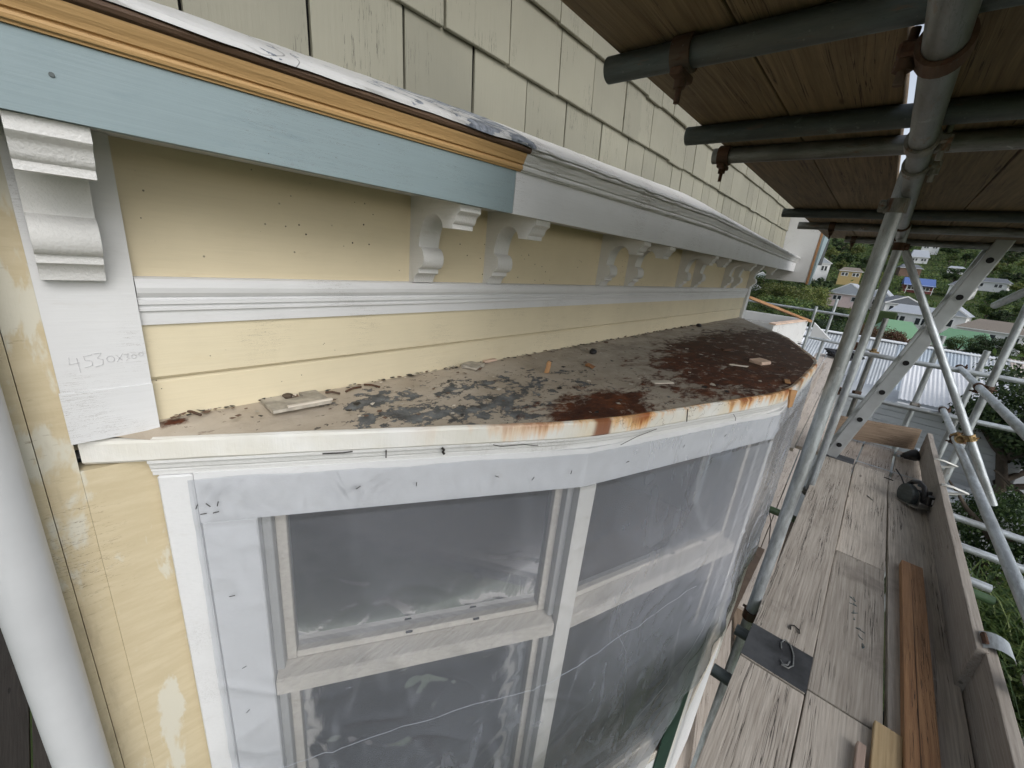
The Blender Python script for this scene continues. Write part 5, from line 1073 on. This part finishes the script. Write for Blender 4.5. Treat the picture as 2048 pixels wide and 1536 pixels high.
def number_alike():
    by = {}
    for o in bpy.data.objects:
        if o.name.startswith('hill_tree'): by.setdefault(o['label'], []).append(o)
    W_ = ('second', 'third', 'fourth', 'fifth', 'sixth', 'seventh', 'eighth', 'ninth', 'tenth', 'eleventh', 'twelfth')
    for l, v in by.items():
        if len(v) < 2: continue
        v.sort(key=lambda o: -o.location.y / o.location.x)
        for k, o in enumerate(v): o['label'] = l + (', leftmost' if k == 0 else ', rightmost' if k == len(v) - 1 else ', %s from left' % W_[k - 1])
number_alike()
def undergrowth():
    r = random.Random(31); V = []; F = []
    for k in range(52000):
        x = 40 + 290 * r.random() ** 0.8; y = x * r.uniform(-0.24, 0.26)
        if any(-1 < hx - x < 14 and abs(y - hy) < 4.2 for hx, hy in HOUSES): continue
        z = terr(x, y) + abs(r.gauss(0, 0.9)) * (0.5 + abs(mn.noise(Vector((x * .11, y * .2, 0)))) * 1.8); l = r.uniform(0.22, 0.55); i = len(V)
        d = Vector((r.gauss(0, 1), r.gauss(0, 1), r.gauss(0, 1))).normalized(); e = d.orthogonal().normalized(); p = Vector((x, y, z))
        V += [p - d * l, p + e * l * .5, p + d * l, p - e * l * .5]; F.append((i, i + 1, i + 2, i + 3))
    me = bpy.data.meshes.new('undergrowth'); me.from_pydata([tuple(v) for v in V], [], F); me.materials.append(MAT['leaf_mid'])
    tag(link('undergrowth', me, None), 'low green scrub covering the hillside', 'undergrowth', kind='stuff')
undergrowth()
def bush(x, y, ztop, rad, hgt, kind, mat, label, group='bushes beyond the sheds'): return tree('garden_bush', x, y, rad, hgt, kind, mat, label, group, 'bush', ztop - hgt)
bush(34, 4.6, -0.6, 2.6, 5.0, 'fine', 'leaf_mid', 'leafy green bush under the far guard rail'); bush(30, 6.2, -0.9, 2.4, 5.0, 'fine2', 'leaf_mid', 'green bush behind the leaning brown board')
bush(42, 3.2, -1.2, 2.6, 4.6, 'fine', 'leaf_dark', 'dark green bush left of the front standard'); bush(52, 9.6, 1.0, 3.4, 7, 'fine', 'leaf_mid', 'tall green tree beneath the last corbel')
bush(55, 6.2, 0.3, 3.0, 6, 'fine2', 'leaf_light', 'pale feathery bush in front of the pink house'); bush(48, 7.3, 0.2, 2.6, 6, 'fine', 'leaf_light', 'yellow-green shrub beside the leaning board')
bush(28, 2.5, -1.4, 1.9, 4.2, 'fine', 'leaf_dark', 'dark bush rising behind the shed roof ridge'); bush(40, 0.5, -2.6, 1.8, 3.6, 'fine2', 'leaf_mid', 'green bush between the two front standards')
bush(27, -0.9, -1.45, 1.0, 3.2, 'fine', 'leaf_red', 'reddish brown shrub in front of the green roof'); bush(24, -0.75, -1.95, 0.9, 2.6, 'fine2', 'leaf_light', 'bright green shrub below the reddish one'); bush(31, 0.2, -1.55, 0.9, 3.0, 'fine2', 'leaf_red', 'brown shrub beside the strapped standard top')
bush(50, -7.3, -2.2, 1.6, 4.2, 'fine', 'leaf_dark', 'round dark bush in front of the brown roof'); bush(52, -6.0, -2.6, 1.5, 3.8, 'fine2', 'leaf_mid', 'green hedge bush below the brown roof')
tag(box('clipped_hedge', (104, -2.6, -6.4), (106, 1.2, -3.6), 'leaf_dark', None, 0.2), 'dark clipped hedge beside the white villa', 'hedge')
# near trees outside the scaffold
gN = 'trees close to the scaffold'
def near(x, y, ztop, rad, hgt, kind, mat, label): return tree('garden_tree', x, y, rad, hgt, kind, mat, label, gN, 'tree', ztop - hgt)
near(12.5, -2.75, -0.75, 1.15, 4.2, 'fine', 'leaf_dark', 'dark tree with thin branches outside the guard rail'); near(11.2, -3.7, -0.9, 1.3, 4.5, 'fine2', 'leaf_dark', 'dense dark tree at the edge of the view')
near(13.6, -3.6, -0.35, 0.9, 4.5, 'fine2', 'leaf_red', 'olive-brown tree top above the end rail'); near(8.6, -2.75, -3.25, 1.0, 2.8, 'fine', 'leaf_mid', 'bright green shrub below the guard rails')
near(7.0, -2.9, -3.35, 1.1, 2.6, 'fine2', 'leaf_mid', 'green shrub beyond the toe board'); near(5.6, -2.6, -4.0, 1.0, 2.0, 'fine', 'leaf_dark', 'low dark shrub below the near guard rail'); near(9.8, -2.45, -2.55, 0.75, 3.4, 'fine', 'leaf_dark', 'small dark tree beside the pale wall'); near(4.4, -2.5, -4.3, 0.9, 1.7, 'fine2', 'leaf_mid', 'low green shrub at the bottom corner')
def fern(x, y, z, n, L, label, seed):
    r = random.Random(seed); V = []; F = []
    for k in range(n):
        a = r.uniform(0, 6.28); q = Vector((x + r.gauss(0, .35), y + r.gauss(0, .35), z + r.uniform(0, .3))); l = L * r.uniform(.6, 1.2); el = r.uniform(0.3, 1.2); w = 0.012; pr = None
        for s in range(5):
            f = s / 4; p = q + Vector((math.cos(a) * l * f * math.cos(el), math.sin(a) * l * f * math.cos(el), l * f * math.sin(el) - 0.55 * l * f * f)); t = Vector((-math.sin(a), math.cos(a), 0)) * w * (1 - f * .9)
            i = len(V); V += [p - t, p + t]
            if s: F.append((i - 2, i - 1, i + 1, i))
    me = bpy.data.meshes.new('long_grass'); me.from_pydata([tuple(v) for v in V], [], F); me.materials.append(MAT['leaf_mid'])
    tag(link('long_grass', me, None), label, 'grass', kind='stuff')
fern(7.6, -2.35, -4.2, 900, 1.2, 'long arching grass leaves below the guard rails', 1); fern(6.0, -2.2, -4.9, 700, 1.1, 'long arching grass by the toe board', 2)

# ---- slivers, cracks and dark bits on the rim and mouldings
RS = mk('rust_sliver', [(1.862, 0.168, -0.398), (1.885, 0.150, -0.400), (1.900, 0.152, -0.47), (1.888, 0.160, -0.475), (1.866, 0.178, -0.398), (1.889, 0.158, -0.400), (1.903, 0.158, -0.47), (1.892, 0.166, -0.475)], [(0, 1, 2, 3), (7, 6, 5, 4), (0, 4, 5, 1), (1, 5, 6, 2), (2, 6, 7, 3), (3, 7, 4, 0)], 'chip_wood')
tag(RS, 'orange-brown rust sliver hanging from the far rim corner', 'rust flake')
for k, pts in enumerate(([(0, 0.78, 0.001, -0.452), (0, 0.80, 0.001, -0.458), (0, 0.86, 0.001, -0.456), (0, 0.90, 0.001, -0.462)], [(1, 0.10, 0.001, -0.485), (1, 0.16, 0.001, -0.468), (1, 0.24, 0.001, -0.455)], [(1, 0.62, 0.003, -0.452), (1, 0.64, 0.003, -0.468), (1, 0.645, 0.002, -0.48)], [(1, 0.36, 0.004, -0.405), (1, 0.365, 0.004, -0.425), (1, 0.37, 0.004, -0.447)], [(0, 0.53, 0.003, -0.450), (0, 0.53, 0.002, -0.47)], [(0, 0.46, 0.003, -0.449), (0, 0.44, 0.003, -0.451), (0, 0.40, 0.003, -0.4505)])):
    wire('paint_crack', [fpt(*p) for p in pts], 0.0008 if k < 3 else 0.0013, 'dark_wire', H)
tag(wire('spider_nest', [fpt(0, 0.655, 0.003, -0.452), fpt(0, 0.66, 0.004, -0.457), fpt(0, 0.657, 0.004, -0.462), fpt(0, 0.661, 0.004, -0.468)], 0.003, 'dark_wire'), 'small black insect nest hanging under the white rim', 'nest')
